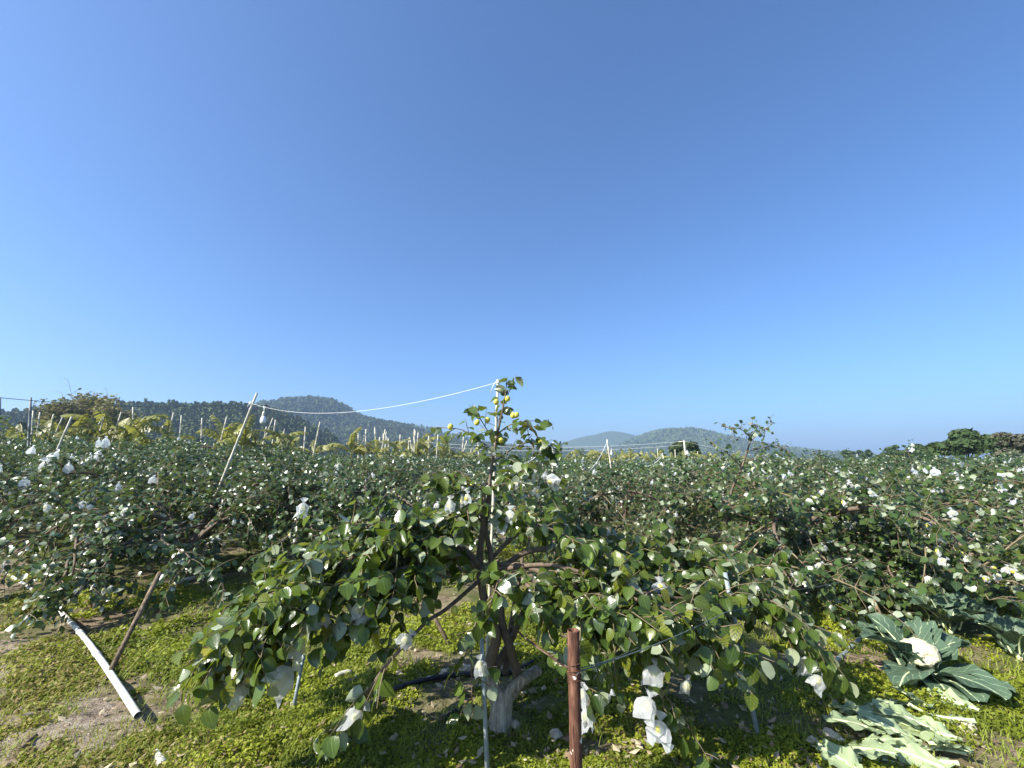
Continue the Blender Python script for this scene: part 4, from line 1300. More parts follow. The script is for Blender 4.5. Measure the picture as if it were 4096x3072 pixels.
knotA = at(1004, 1613, 7.0)
knotC = at(1992, 1529, 3.45)
cable('lamp_string', [knotA, knotC], .0018, M['cord'], 'white lamp cord from the leaning pole to the slender pole tip', 'cord', .20, 40)
cable('lamp_string', [at(-260, 1562, 4.2), knotA], .0036, M['dark_cord'], 'dark lamp cord from the leaning pole out past the left edge', 'cord', .10, 40)
# knots round the two poles
def knot(c, axis, r, turns, rad, mat, name, label):
    axis = unit(axis); u = unit(np.cross(axis, [0.3, 1, 0.1])); v = np.cross(axis, u)
    t = np.linspace(0, turns * 2 * np.pi, int(turns * 12))
    P = np.cos(t)[:, None] * u * r + np.sin(t)[:, None] * v * r + axis * ((t / t[-1] - .5) * turns * rad * 2.1)[:, None]
    tail = np.array([P[-1], P[-1] + u * .03 - UP * .04, P[-1] + u * .05 - UP * .10])
    mb = MB(); V, F, uv = tube(P, rad, 5); mb.add(V, F); V, F, uv = tube(tail, rad, 5); mb.add(V, F)
    return tag(mb.build(name, mat, loc=tuple(c)), label, 'knot')


knot(knotA, tipA - ftA, .021, 4, .005, M['cord'], 'cord_knot', 'white cord knot with loose ends on the leaning bulb pole')
knot(knotC, tipC - ftC, .0135, 3, .003, M['cord'], 'cord_knot', 'small cord knot on the slender pole tip')


def bulb(c, s, label, cord=.10):
    """screw-in globe bulb hanging from its cord"""
    root = link('light_bulb', None, loc=tuple(c)); root.scale = (s, s, s); tag(root, label, 'light bulb', 'bulbs on the lamp strings')
    m = MB()
    for x in (-.012, .012):
        V, F, uv = tube([(x, 0, 0), (x * .4, 0, -cord * .5), (0, 0, -cord)], .0035, 5); m.add(V, F)
    m.build('cord', M['cord'], root)
    prof = [(-cord + .012, .010), (-cord, .018), (-cord - .012, .022), (-cord - .016, .020), (-cord - .03, .024), (-cord - .035, .022), (-cord - .05, .027)]
    m = MB(); V, F, uv = tube([(0, 0, z) for z, _ in prof], [q for _, q in prof], 14); m.add(V, F); m.build('socket', M['socket'], root)
    z0 = -cord - .05
    prof = [(z0 - .001, .020), (z0 - .015, .027), (z0 - .035, .036), (z0 - .06, .041), (z0 - .066, .0425), (z0 - .085, .043), (z0 - .105, .041), (z0 - .118, .034), (z0 - .124, .020), (z0 - .1255, .006)]
    m = MB(); V, F, uv = tube([(0, 0, z) for z, _ in prof], [q for _, q in prof], 18); m.add(V, F); m.build('globe', M['bulb'], root)
    m = MB(); V, F = box(0, 0, .002, .07, .008, .01); m.add(V, F); m.build('tape', M['black_plastic'], root)


bulb(at(1058, 1623, 6.75), 1.0, 'large white light bulb hanging beside the leaning bamboo pole')
bulb(at(2230, 1822, 9.5), .85, 'white light bulb hanging right of the straight rope pole', .12)
bulb(at(2445, 1789, 12.2), .75, 'white light bulb just right of the tall pale pole')
bulb(at(2661, 1852, 17), .9, 'small white light bulb by the short pole before the round tree')
bulb(at(2842, 1832, 15.5), .7, 'small white light bulb left of the tall shoot')
cable('sagging_rope', [tipE - [0, 0, .06], at(2195, 1830, 9.4)], .006, M['cord'], 'thick pale rope sagging from the tall pale pole', 'rope', .62, 34)
cable('sagging_rope', [tipD - [0, 0, .1], at(2150, 1822, 9.0), at(1990, 1852, 8.2)], .007, M['cord'], 'pale rope running from the straight rope pole behind the nearest tree', 'rope', .12)
cable('lamp_string', [tipE - [0, 0, .05], at(2520, 1835, 14), tipF - [0, 0, .02]], .006, M['cord'], 'thin cord from the tall pale pole to the short pole', 'cord', .25)
cable('lamp_string', [tipF - [0, 0, .08], at(2545, 1852, 18)], .008, M['cord'], 'pale cord hanging left from the short pole', 'cord', .25)
cable('lamp_string', [tipG - [0, 0, .02], at(2690, 1850, 17)], .006, M['cord'], 'pale cord hanging left from the tipped thin pole', 'cord', .1)
cable('lamp_string', [at(2745, 1890, 15), at(2900, 1815, 15.5)], .008, M['cord'], 'pale straight cord rising towards the tall shoot', 'cord', .02)
# utility pole with its wires
tipU, ftU = foot(2736, 1762, 2744, 1850, 62)
root = pole('utility_pole', ftU, tipU, .14, .10, M['concrete'], 'slim concrete utility pole before the round tree', 'utility pole', sides=10)
m = MB(); V, F = box(*(tipU - ftU - [0, 0, .15]), 1.5, .10, .10); m.add(V, F); m.build('crossarm', M['concrete'], root)
tip2, ft2 = foot(1700, 1766, 1700, 1790, 66)
root = pole('utility_pole', ft2, tip2, .13, .10, M['concrete'], 'small far utility pole among the banana leaves', 'utility pole', sides=8)
for k, dz in enumerate((-.1, -.6)):
    cable('power_line', [tip2 + [0, 0, dz], tipU + [0, 0, dz]], .014, M['cord'], 'faint power line between the two utility poles, %s one' % ('upper' if k == 0 else 'lower'), 'power line', .8, 30)
cable('power_line', [tipU + [0, 0, -.1], at(3400, 1845, 68)], .014, M['cord'], 'faint power line running right from the utility pole', 'power line', .8, 30)

# ------------------------------------------------------------------ trees beyond the orchard
def big_tree(u, vtop, vbase, width_px, Y, mat, label, seed, n=2600, leafs=.35, flat=.0, trunk=True, lobes=16, group='trees beyond the orchard', name='broadleaf_tree', fill=1.0):
    r = np.random.default_rng(seed)
    top = at(u, vtop, Y); x = top[0]; z0 = gzf(x, Y) - .1
    H = (top[2] - z0); dirx = math.hypot(1, (u - 2048) / FPX)
    Wd = width_px / FPX * Y / dirx
    root = link(name, None, loc=(x, Y, z0)); tag(root, label, 'tree', group)
    m = MB()
    cen = []
    for k in range(lobes):
        a = r.random() * 6.28; q = math.sqrt(r.random())
        cz = H * (.42 + .46 * r.random() * (1 - .55 * q) + flat * .1)
        c = np.array([math.cos(a) * q * Wd * .36, math.sin(a) * q * Wd * .36, cz]); cen.append(c)
    rads = [Wd * (.13 + .09 * r.random()) for _ in cen]
    zt = max(c[2] + q_ * (.55 if flat == 0 else .35) for c, q_ in zip(cen, rads)); kz = (top[2] - z0) / zt
    for c in cen: c[2] *= kz
    if trunk:
        P = spline([(0, 0, 0), (.02 * Wd, 0, H * .2), (0, 0, H * .4)], 3); V, F, uv = tube(P, np.linspace(.035 * H, .022 * H, len(P)), 8); m.add(V, F, None, uv)
        for c in cen[:9]:
            P = spline([(0, 0, H * .3), c * .5 + [0, 0, H * .15], c], 3); V, F, uv = tube(P, np.linspace(.018 * H, .005 * H, len(P)), 5); m.add(V, F, None, uv)
        m.build('trunk', M['limb'], root)
    per = n // lobes; Vs = []; cols = []
    for c, rad in zip(cen, rads):
        hz = rad * (.55 if flat == 0 else .35)
        d = r.normal(size=(per, 3)); d /= np.linalg.norm(d, axis=1)[:, None]
        d[:, 2] = np.where(d[:, 2] < -.3, -d[:, 2], d[:, 2])
        p = c + d * np.array([rad, rad, hz]) * (.35 + .65 * r.random((per, 1)) ** .4)
        nr = d * [.6, .6, .8] + [0, 0, .5] + .55 * r.normal(size=(per, 3)); nr /= np.linalg.norm(nr, axis=1)[:, None]
        uu = np.cross(nr, r.normal(size=(per, 3))); uu /= np.linalg.norm(uu, axis=1)[:, None]; vv = np.cross(nr, uu)
        s = leafs * (.5 + .9 * r.random((per, 1))); k1 = .35 + .4 * r.random((per, 1))
        Vs.append(np.stack([p - uu * s, p - vv * s * k1, p + uu * s, p + vv * s * k1], 1).reshape(-1, 3))
        cc = np.zeros((per, 4, 4)); cc[..., 0] = np.clip(.25 + .4 * r.random() + .5 * (r.random((per, 1)) - .3), 0, 1); cc[..., 3] = 1; cols.append(cc.reshape(-1, 4))
    mb = MB()
    for V, c in zip(Vs, cols): mb.add(V, np.arange(len(V)).reshape(-1, 4), c)
    mb.build('crown', mat, root, smooth=False)
    return root


big_tree(3850, 1712, 1880, 340, 46, M['tree_leaf'], 'big dark round topped tree at the right', 701, 6500, .26, 0, lobes=26)
big_tree(3990, 1728, 1880, 200, 44, M['tree_leaf'], 'dark tree crown behind the grey tree at the right edge', 702, 2600, .26, 0, lobes=14)
big_tree(4060, 1722, 1885, 230, 38, M['grey_leaf'], 'grey brown thin leaved tree at the right edge', 703, 2600, .16, 0, lobes=16)
big_tree(4050, 1790, 1885, 230, 33, M['grey_leaf'], 'low tan bush below the grey tree at the right edge', 704, 1500, .14, 0, lobes=10, name='bush')
big_tree(3720, 1795, 1880, 130, 52, M['tree_leaf'], 'dull green tree tucked left of the big dark tree', 705, 1800, .24, 0, lobes=12)
big_tree(3680, 1775, 1880, 110, 85, M['tree_leaf'], 'bluish tree standing behind the dull green one', 706, 1500, .40, 0, lobes=12)
big_tree(3570, 1782, 1880, 100, 110, M['tree_leaf'], 'dark bluish tree left of the pale green tree tops', 707, 1500, .45, 0, lobes=12)
big_tree(3620, 1800, 1880, 90, 120, M['tree_leaf'], 'small bluish tree between two taller ones at the right', 708, 1200, .45, 0, lobes=10)
big_tree(3540, 1818, 1885, 170, 62, M['pale_tree_leaf'], 'pale green wide tree before the bluish ones', 709, 2600, .28, 0, lobes=16)
big_tree(3650, 1832, 1885, 150, 58, M['pale_tree_leaf'], 'low pale green tree beside the wide pale one', 710, 2000, .26, 0, lobes=14)
big_tree(3390, 1800, 1870, 60, 150, M['tree_leaf'], 'small dark tree alone on the skyline, first of the pair', 711, 1100, .55, 0, lobes=10)
big_tree(3450, 1800, 1870, 70, 150, M['tree_leaf'], 'small dark tree alone on the skyline, second of the pair', 712, 1200, .55, 0, lobes=11)
big_tree(3330, 1832, 1870, 60, 170, M['tree_leaf'], 'low dark bush left of the skyline pair', 713, 900, .55, 0, lobes=9, name='bush')
big_tree(3480, 1838, 1870, 130, 130, M['tree_leaf'], 'low dark hedge-like tree under the skyline pair', 714, 1300, .5, 0, lobes=12)
big_tree(2735, 1760, 1850, 150, 68, M['tree_leaf'], 'round olive tree standing before the broad hazy hill', 715, 3400, .32, 0, lobes=20)
big_tree(2640, 1800, 1850, 40, 72, M['tree_leaf'], 'small thin tree left of the round olive tree', 716, 500, .3, 0, lobes=7)
big_tree(80, 1688, 1800, 90, 95, M['tree_leaf'], 'dark grey tree at the left foot of the wooded ridge', 717, 1500, .5, 0, lobes=12)
big_tree(165, 1640, 1800, 70, 110, M['tree_leaf'], 'dark tree showing left of the bamboo clump', 718, 1200, .5, 0, lobes=10)


for i in range(9):
    u = 3230 + i * 105
    big_tree(u, 1846 - 9 * (i > 5), 1890, 170, 50 + 3 * (i % 3), M['pale_tree_leaf'] if i % 3 else M['tree_leaf'], 'low bush closing the far orchard edge, %s from the left under the right trees' % ORD[i], 740 + i, 900, .2, 0, lobes=12, name='bush', group='bushes along the far orchard edge')


def bamboo_clump(u0, u1, vtop, Y, label, seed, n_culm=26, n_leaf=3800):
    r = np.random.default_rng(seed)
    a, b = at(u0, 1800, Y), at(u1, 1800, Y)
    x0 = (a[0] + b[0]) / 2; w = abs(b[0] - a[0]); z0 = gzf(x0, Y) - .1; H = (at((u0 + u1) / 2, vtop, Y)[2] - z0) * 1.28
    root = link('bamboo_clump', None, loc=(x0, Y, z0)); tag(root, label, 'bamboo', 'bamboo clumps at the left')
    mb = MB(); L = []; C = []
    for k in range(n_culm):
        bx = np.array([r.normal() * w * .12, r.normal() * w * .12, 0]); t = np.linspace(0, 1, 9)[:, None]
        h = H * (.6 + .4 * r.random()); d = r.normal(size=2); d /= np.linalg.norm(d); out = w * (.15 + .35 * r.random())
        P = bx + t * [0, 0, 1] * h * (1 - .22 * t ** 3) + t ** 2.4 * [d[0] * out, d[1] * out, 0]
        V, F, uv = tube(P, np.linspace(.05, .012, 9), 4); mb.add(V, F, None, uv)
        per = n_leaf // n_culm
        tt = .25 + .75 * r.random(per); q = np.stack([np.interp(tt, np.linspace(0, 1, 9), P[:, j]) for j in range(3)], 1) + r.normal(size=(per, 3)) * [.75, .75, .45]
        dv = unit_rows(r.normal(size=(per, 3)) * [1, 1, .3] + [0, 0, -.45]); sv = unit_rows(np.cross(dv, r.normal(size=(per, 3))))
        l = (.35 + .45 * r.random((per, 1))); ww = l * .22
        L.append(np.stack([q, q + dv * l * .5 - sv * ww, q + dv * l, q + dv * l * .5 + sv * ww], 1).reshape(-1, 3))
        cc = np.zeros((per, 4, 4)); cc[..., 0] = r.random((per, 1)); cc[..., 3] = 1; C.append(cc.reshape(-1, 4))
    mb.build('culms', M['bamboo'], root)
    mb = MB()
    for V, c in zip(L, C): mb.add(V, np.arange(len(V)).reshape(-1, 4), c)
    mb.build('crown', M['bamboo_leaf'], root, smooth=False)


def unit_rows(a):
    return a / (np.linalg.norm(a, axis=1)[:, None] + 1e-9)


bamboo_clump(190, 300, 1608, 66, 'tan feathery bamboo clump above the left props', 721, 34, 7500)
bamboo_clump(290, 400, 1578, 70, 'tallest tan bamboo clump with bare canes beside it', 722, 34, 7500)
bamboo_clump(370, 470, 1620, 68, 'low olive bamboo clump next to the plantation edge', 723, 28, 6000)
for pts, lab in (([(294, 1640), (290, 1600), (282, 1560), (272, 1522), (255, 1515)], 'long bare bamboo cane arching against the sky'), ([(252, 1610), (250, 1585), (245, 1572), (235, 1567)], 'short bare bamboo cane against the sky'), ([(425, 1640), (427, 1600), (428, 1570), (426, 1550)], 'feathery bare cane right of the tallest bamboo')):
    m = MB(); P = spline([at(u, v, 68) for u, v in pts], 5); V, F, uv = tube(P - P[0], np.linspace(.045, .018, len(P)), 4); m.add(V, F)
    r = np.random.default_rng(3)
    for k in range(6, len(P), 2):
        V, F, uv = tube([P[k] - P[0], P[k] - P[0] + [r.normal() * .8, 0, .5 * r.random()]], .012, 3); m.add(V, F)
    tag(m.build('bamboo_cane', M['dark_bamboo'], loc=tuple(P[0])), lab, 'bamboo')

# ------------------------------------------------------------------ posts, stakes, pipes, wires near the camera
def gpt(u, v, dz=0.0):
    p = ground_at(u, v); p[2] = gzf(p[0], p[1]) + dz; return p


# rusty steel post
rp_top = at(2293, 2520, 1.80); rp_foot = np.array([rp_top[0] - .0, 1.80, gzf(rp_top[0], 1.8) - .1])
mb = MB()
PP = np.array([(0, 0, -.1), (0, 0, rp_top[2] - .01), (0, 0, rp_top[2])]); n = 24
a = np.arange(n) / n * 2 * np.pi; R0, R1 = .0225, .0195
zs = [-.1, .2, .4, .6, rp_top[2] - .004, rp_top[2]]
rings = [(z, R0) for z in zs[:-1]] + [(zs[-1], R0 - .001), (zs[-1], R1), (zs[-1] - .25, R1)]
V = np.concatenate([np.stack([np.cos(a) * q, np.sin(a) * q, np.full(n, z)], 1) for z, q in rings])
i = np.arange(len(rings) - 1)[:, None] * n; j = np.arange(n)[None]; j2 = (j + 1) % n
mb.add(V, np.stack([i + j, i + j2, i + n + j2, i + n + j], -1).reshape(-1, 4))
rust = link('steel_post', None, loc=(rp_foot[0], 1.80, 0)); tag(rust, 'rusty steel tube post with peeling pale paint and wire windings', 'post')
mb.build('tube', M['rust'], rust)
for k, (z, turns) in enumerate(((rp_top[2] - .102, 1.0), (rp_top[2] - .128, 3.2), (rp_top[2] - .160, 1.6))):
    t = np.linspace(0, turns * 2 * np.pi, int(turns * 22)); rr = R0 + .0016 + .002 * rng.random(len(t))
    P = np.stack([np.cos(t) * rr, np.sin(t) * rr, z + .006 * np.sin(t * 1.3 + k) - .012 * t / t[-1] * turns], 1)
    m = MB(); V, F, uv = tube(P, .0014, 5); m.add(V, F); m.build('wire_winding', M['rust_wire'], rust)
t = np.linspace(0, 1, 14)
P = np.stack([-.022 + .045 * t ** 1.5, -.0265 - .002 * np.sin(t * 3), rp_top[2] - .30 - .42 * t], 1)
m = MB(); V, F, uv = tube(P, .0012, 4); m.add(V, F); m.build('loose_wire', M['rust_wire'], rust)
w0 = np.array([rp_foot[0] + .025, 1.80, rp_top[2] - .14])
cable('trellis_wire', [w0, at(2900, 2450, 2.35), at(3180, 2360, 3.3), at(3500, 2290, 4.4)], .0022, M['dark_cord'], 'dark trellis line running from the rusty post to the right', 'wire', .015)
cable('trellis_wire', [w0 + [0, 0, .01], at(2560, 2585, 2.2), at(2760, 2500, 2.5)], .0018, M['dark_cord'], 'short second line running from the rusty post into the leaves', 'wire', .01)
cable('trellis_wire', [at(2930, 2370, 3.2), at(3190, 2385, 3.3)], .003, M['green_cord'], 'green twisted cord knotted to the trellis line', 'cord', .01)
cable('trellis_wire', [at(1640, 2260, 3.4), at(1960, 2345, 3.1), at(2180, 2405, 3.0), at(2380, 2450, 3.0)], .0016, M['green_cord'], 'thin green line strung through the nearest tree', 'wire', .01)
cable('trellis_wire', [w0 + [-.05, 0, .01], at(2190, 2610, 2.15), at(2100, 2530, 2.6)], .0022, M['rust_wire'], 'rusty wire running from the post up to the trunk', 'wire', .01)
cable('hanging_line', [at(3222, 2380, 3.3), gpt(3240, 2600)], .0016, M['green_cord'], 'thin vertical cord hanging from the trellis line at the right', 'cord')
cable('hanging_line', [at(957, 1965, 6.2), at(957, 2215, 6.2)], .002, M['green_cord'], 'thin vertical cord hanging in the trees at the left', 'cord')


def stake(u1, v1, u2, v2, d1, label, r=.0125, foot_in=True, mat='stake', name='pipe_stake'):
    f = gpt(u2, v2) if foot_in else None
    top = at(u1, v1, f[1] + d1)
    f = f - unit(top - f) * .08
    return pole(name, f, top, r, r, M[mat], label, 'stake', 'grey pipe stakes under the branches' if name == 'pipe_stake' else None, sides=12)


stake(1922, 2440, 1950, 3110, .12, 'long grey pipe stake standing before the forked trunk', .0115)
stake(2900, 2290, 3032, 2950, .1, 'long grey pipe stake leaning under the right branches', .0125)
stake(1215, 2620, 1172, 2835, .05, 'short grey pipe stake under the low left branches', .011)
stake(2915, 2250, 2935, 2345, .0, 'pale pipe stake in the crown of the tree with the tall shoot', .018)
stake(2365, 2160, 2368, 2345, .0, 'thin pale pipe stake right of the forked trunk, farther back', .014)
# brown wooden props
stake(640, 2290, 415, 2745, .5, 'thick brown wooden prop leaning across the white pipe end', .017, mat='prop', name='wooden_prop')
stake(415, 2330, 378, 2425, .1, 'short dark prop under the left tree', .02, mat='prop', name='wooden_prop')
stake(1700, 2400, 1806, 2600, .1, 'dark slanting prop left of the forked trunk', .016, mat='prop', name='wooden_prop')
stake(3490, 2395, 3540, 2500, .0, 'dark prop behind the cauliflower', .016, mat='prop', name='wooden_prop')
pole('concrete_post', gpt(4120, 2400), at(4035, 2205, 6.3), .035, .035, M['concrete'], 'thick pale concrete post leaning at the right edge', 'post', sides=6)
pole('concrete_post', gpt(4070, 2370), at(3985, 2210, 6.2), .022, .022, M['concrete'], 'thin pale concrete post beside the thick one', 'post', sides=6)

# white pipe in lengths with couplings
pa = PIPE_A + [0, 0, gzf(PIPE_A[0], PIPE_A[1]) + .075]; pb = PIPE_B + [0, 0, gzf(PIPE_B[0], PIPE_B[1]) + .05]
pts = []
for t in np.linspace(0, 1, 12):
    p = pa * (1 - t) + pb * t; p[:2] += np.array([.10, .06]) * math.sin(t * math.pi) ; p[2] = .045 * (1 - t) + .022 + .006 * math.sin(t * 5); pts.append(p)
pts = np.array(pts)
proot = link('white_pipe', None, loc=tuple(pts[0])); tag(proot, 'long white plastic pipe lying along the path edge', 'pipe')
rr = .019
n = 20; a = np.arange(n) / n * 2 * np.pi
m = MB(); V, F, uv = tube(pts - pts[0], rr, 20, cap=False); m.add(V, F); V, F, uv = tube((pts - pts[0])[[0, 1]] * [[1], [.4]], rr - .003, 20, cap=False); m.add(V, [F[0][:, ::-1]])
m.build('pipe_run', M['pvc'], proot)
for t in (.22, .34, .62):
    p = np.array([np.interp(t, np.linspace(0, 1, 12), pts[:, k]) for k in range(3)]) - pts[0]; d = unit(pb - pa) * .05
    m = MB(); V, F, uv = tube([p - d, p + d], rr + .003, 20); m.add(V, F); m.build('coupling', M['pvc'], proot)
s0 = gpt(615, 3030, .0); s1 = gpt(650, 3085, .005)
m = MB(); V, F, uv = tube(np.array([s0, s1]) - s0, .022, 16); m.add(V, F)
tag(m.build('pipe_end', M['pvc'], loc=tuple(s0)), 'short white pipe piece half buried in the weeds', 'pipe')

# black drip hose and grey pipe
hp = [gpt(u, v, .015) for u, v in ((1480, 2858), (1580, 2800), (1680, 2748), (1790, 2715), (1900, 2705), (2050, 2690), (2160, 2660), (2260, 2610))]
m = MB(); P = spline(hp, 5); V, F, uv = tube(P - P[0], .016, 8); m.add(V, F)
tag(m.build('drip_hose', M['hose'], loc=tuple(P[0])), 'black drip hose snaking past the forked trunk', 'hose')
hp = [gpt(u, v, .012) for u, v in ((1770, 2890), (1820, 2868), (1900, 2850))]
m = MB(); P = spline(hp, 5); V, F, uv = tube(P - P[0], .016, 8); m.add(V, F)
tag(m.build('drip_hose', M['hose'], loc=tuple(P[0])), 'short black hose end left of the trunk foot', 'hose')
hp = [gpt(u, v, .015) for u, v in ((1965, 2618), (2060, 2606), (2150, 2585), (2228, 2560))]
m = MB(); P = spline(hp, 5); V, F, uv = tube(P - P[0], .014, 8); m.add(V, F)
tag(m.build('grey_pipe', M['stake'], loc=tuple(P[0])), 'thin grey pipe on the ground behind the forked trunk', 'pipe')
hp = [gpt(u, v, .02) for u, v in ((3310, 2690), (3350, 2640), (3400, 2590), (3440, 2555))]
m = MB(); P = spline(hp, 5); V, F, uv = tube(P - P[0], .017, 8); m.add(V, F)
tag(m.build('grey_pipe', M['stake'], loc=tuple(P[0])), 'grey pipe lying left of the cauliflower', 'pipe')


def stick(u1, v1, u2, v2, r, mat, label, name='stick'):
    a, b = gpt(u1, v1, r), gpt(u2, v2, r * 1.3)
    mid = (a + b) / 2 + np.array([0, .01, .006])
    m = MB(); P = spline([a, mid, b], 4); V, F, uv = tube(P - a, np.linspace(r, r * .75, len(P)), 7, wob=.2, seed=int(u1)); m.add(V, F, None, uv)
    tag(m.build(name, M[mat], loc=tuple(a)), label, 'stick')


stick(1340, 2722, 1405, 2706, .018, 'concrete', 'pale broken stick on the weeds under the low left branches')
stick(75, 3000, 140, 2962, .016, 'prop', 'weathered stick lying on the path in the corner')
stick(700, 2332, 780, 2318, .03, 'concrete', 'pale log under the left tree')
stick(285, 2520, 345, 2508, .012, 'prop', 'small twig lying beside the white pipe')
stick(3960, 2868, 4110, 2840, .006, 'prop', 'dry twig on the weeds at the right edge')
stick(2020, 2905, 2075, 2925, .028, 'bark', 'cut root stub beside the trunk foot', 'root_stub')


def rock(u, v, s, label, seed, mat='stone', name='stone', sq=(1, .8, .6)):
    r = np.random.default_rng(seed); V, F = ico(2)
    V = V * (1 + .35 * (r.random((len(V), 1)) - .5)) * np.array(sq) * s
    V = V + .12 * s * np.sin(V[:, [1, 2, 0]] * 3 / s + seed)
    p = gpt(u, v, s * .25); m = MB(); m.add(V, F)
    o = m.build(name, M[mat], loc=tuple(p), smooth=False); o.rotation_euler = (0, 0, r.random() * 6)
    tag(o, label, 'stone')


rock(2222, 2945, .045, 'pale tan stone between the trunk and the rusty post', 1)
rock(3865, 2925, .06, 'white stone lump beside the cut cauliflower leaves', 2)
rock(3700, 2745, .04, 'tan stone under the cauliflower leaves', 3)
rock(2930, 2585, .04, 'pale stone near the leaning grey stake', 4)
rock(1860, 2690, .05, 'pale stone by the hose left of the trunk', 5)
rock(1780, 2700, .04, 'smaller stone by the hose left of the trunk', 6)
rock(1715, 2725, .035, 'flat stone at the bend of the drip hose', 7)
rock(1175, 2820, .035, 'white stone at the foot of the short grey stake', 8)
rock(3330, 2960, .05, 'whitish stone at the left end of the cut leaf heap', 9)
rock(3265, 2985, .04, 'chalky stone beside the whitish one by the leaf heap', 10)
rock(3450, 2700, .03, 'small yellow stone left of the cauliflower', 11)
rock(3350, 2640, .025, 'small pale stone by the grey pipe end', 12)

# ------------------------------------------------------------------ cauliflowers and the heap of cut leaves
def cabbage_leaf(seed, L=.42, W=.13, rise=.9, bend=1.1, curl=.25, flat=False):
    r = np.random.default_rng(seed)
    n, k = 13, 9
    t = np.linspace(0, 1, n)
    ang = rise - bend * t ** 1.2; st = L / (n - 1)
    P = np.concatenate([[[0, 0, 0]], np.cumsum(np.stack([np.cos(ang[:-1]) * st, 0 * t[:-1], np.sin(ang[:-1]) * st], 1), 0)])
    w = W * np.clip(np.sin(np.pi * np.clip((t - .10) / .95, 0, 1) ** .85), 0, 1) ** .7 * (t > .1) + .012
    s = np.linspace(-1, 1, k)
    ph = r.random() * 6; ph2 = r.random() * 6
    V = np.zeros((n, k, 3)); uv = np.zeros((n, k, 2))
    for i in range(n):
        nrm = np.array([-math.sin(ang[i]), 0, math.cos(ang[i])])
        ww = w[i] * (1 + .13 * np.sin(t[i] * 21 + ph + s * 2) * np.abs(s) + .10 * r.normal(size=k) * (np.abs(s) > .9))
        lift = curl * ww * np.abs(s) ** 1.5 + .022 * np.sin(t[i] * 15 + ph2 + s * 3) * np.abs(s) * (1 if not flat else .5)
        V[i] = P[i] + np.outer(s * ww, [0, 1, 0]) + np.outer(lift, nrm) + .004 * r.normal(size=(k, 3))
        uv[i, :, 0] = t[i]; uv[i, :, 1] = (s + 1) / 2
    ii, jj = np.meshgrid(np.arange(k - 1), np.arange(n - 1)); q = (jj * k + ii).ravel()
    F = np.stack([q, q + k, q + k + 1, q + 1], 1)
    m = MB(); m.add(V.reshape(-1, 3), F[:, ::-1], None, uv.reshape(-1, 2))
    rib = MB(); R = spline(P[::2] - np.array([0, 0, .003]), 2); Vt, Ft, _ = tube(R, np.linspace(.011, .003, len(R)), 6); rib.add(Vt, Ft)
    return m, rib


def cauliflower(x, y, s, label, seed, head=True, n=15):
    r = np.random.default_rng(seed)
    root = link('cauliflower_plant', None, loc=(x, y, gzf(x, y))); root.scale = (s, s, s); tag(root, label, 'cauliflower', 'cauliflower plants')
    m = MB(); V, F, uv = tube([(0, 0, -.05), (0, 0, .07)], [.025, .035], 8); m.add(V, F); m.build('stalk', M['stalk'], root)
    for k in range(n):
        outer = k < n * (.8 if head else .6)
        a = k * 2.399 + .2 * r.normal()
        if head and not outer: a = abs(math.remainder(a, 2 * math.pi))
        b, rib = cabbage_leaf(seed * 50 + k, .44 + .12 * r.random() if outer else .28 + .1 * r.random(), .13 + .03 * r.random() if outer else .08, ((.95 if not head else (1.0 if math.sin(a) > -.2 else .38)) if outer else 1.15) + .25 * r.random(), .75 + .5 * r.random() if outer else .3, .3)
        o = b.build('leaf', M['cabbage'], root); rr_ = .035 if outer else (.15 if head else .10); o.location = (rr_ * math.cos(a), rr_ * math.sin(a), .05 + .02 * (not outer)); o.rotation_euler = (.15 * r.normal(), 0, a)
        rb = rib.build('midrib', M['stalk'], o)
    if head:
        V, F = ico(4)
        d = V / np.linalg.norm(V, axis=1)[:, None]
        cen = unit_rows(r.normal(size=(60, 3)) + [0, 0, .5])
        dist = np.min(np.linalg.norm(d[:, None] - cen[None], axis=2), axis=1)
        b = .86 + .24 * np.sqrt(np.clip(1 - (dist / .34) ** 2, 0, 1)) + .03 * r.normal(size=len(d))
        cen2 = unit_rows(r.normal(size=(7, 3)) + [0, 0, .5]); d2 = np.min(np.linalg.norm(d[:, None] - cen2[None], axis=2), axis=1)
        b += .18 * np.sqrt(np.clip(1 - (d2 / .62) ** 2, 0, 1))
        m = MB(); m.add(d * b[:, None] * [.118, .118, .100] + [0, 0, .20], F); m.build('head', M['curd'], root)


c1 = ground_at(3695, 2725)
cauliflower(c1[0], c1[1], .80, 'cauliflower plant with a big cream head open to the sun', 31, n=18)
c2 = ground_at(3900, 2560); cauliflower(c2[0] - .1, c2[1] + .1, .68, 'leafy cauliflower plant behind the one with the big head', 32, head=False)
c3 = ground_at(3730, 2500); cauliflower(c3[0], c3[1], .66, 'cauliflower plant farther back under the bagged fruit', 33, head=False)
c4 = ground_at(4080, 2640); cauliflower(c4[0], c4[1], .66, 'cauliflower plant at the right picture edge', 34, head=False)
c5 = ground_at(3950, 2440); cauliflower(c5[0], c5[1], .6, 'farthest cauliflower plant near the concrete posts', 35, head=False)
heap = [(3420, 2920), (3480, 2850), (3530, 2890), (3600, 2830), (3660, 2900), (3720, 2950), (3560, 2960), (3450, 3010), (3520, 3060), (3640, 3030), (3760, 3020), (3600, 2780), (3800, 2830), (3400, 3050), (3780, 2900), (3680, 2980), (3850, 3060), (3470, 2900), (3560, 2870), (3620, 2930), (3500, 2960), (3580, 3010), (3700, 3050), (3430, 2960), (3640, 2860), (3740, 2880), (3350, 3070), (3500, 3020)]
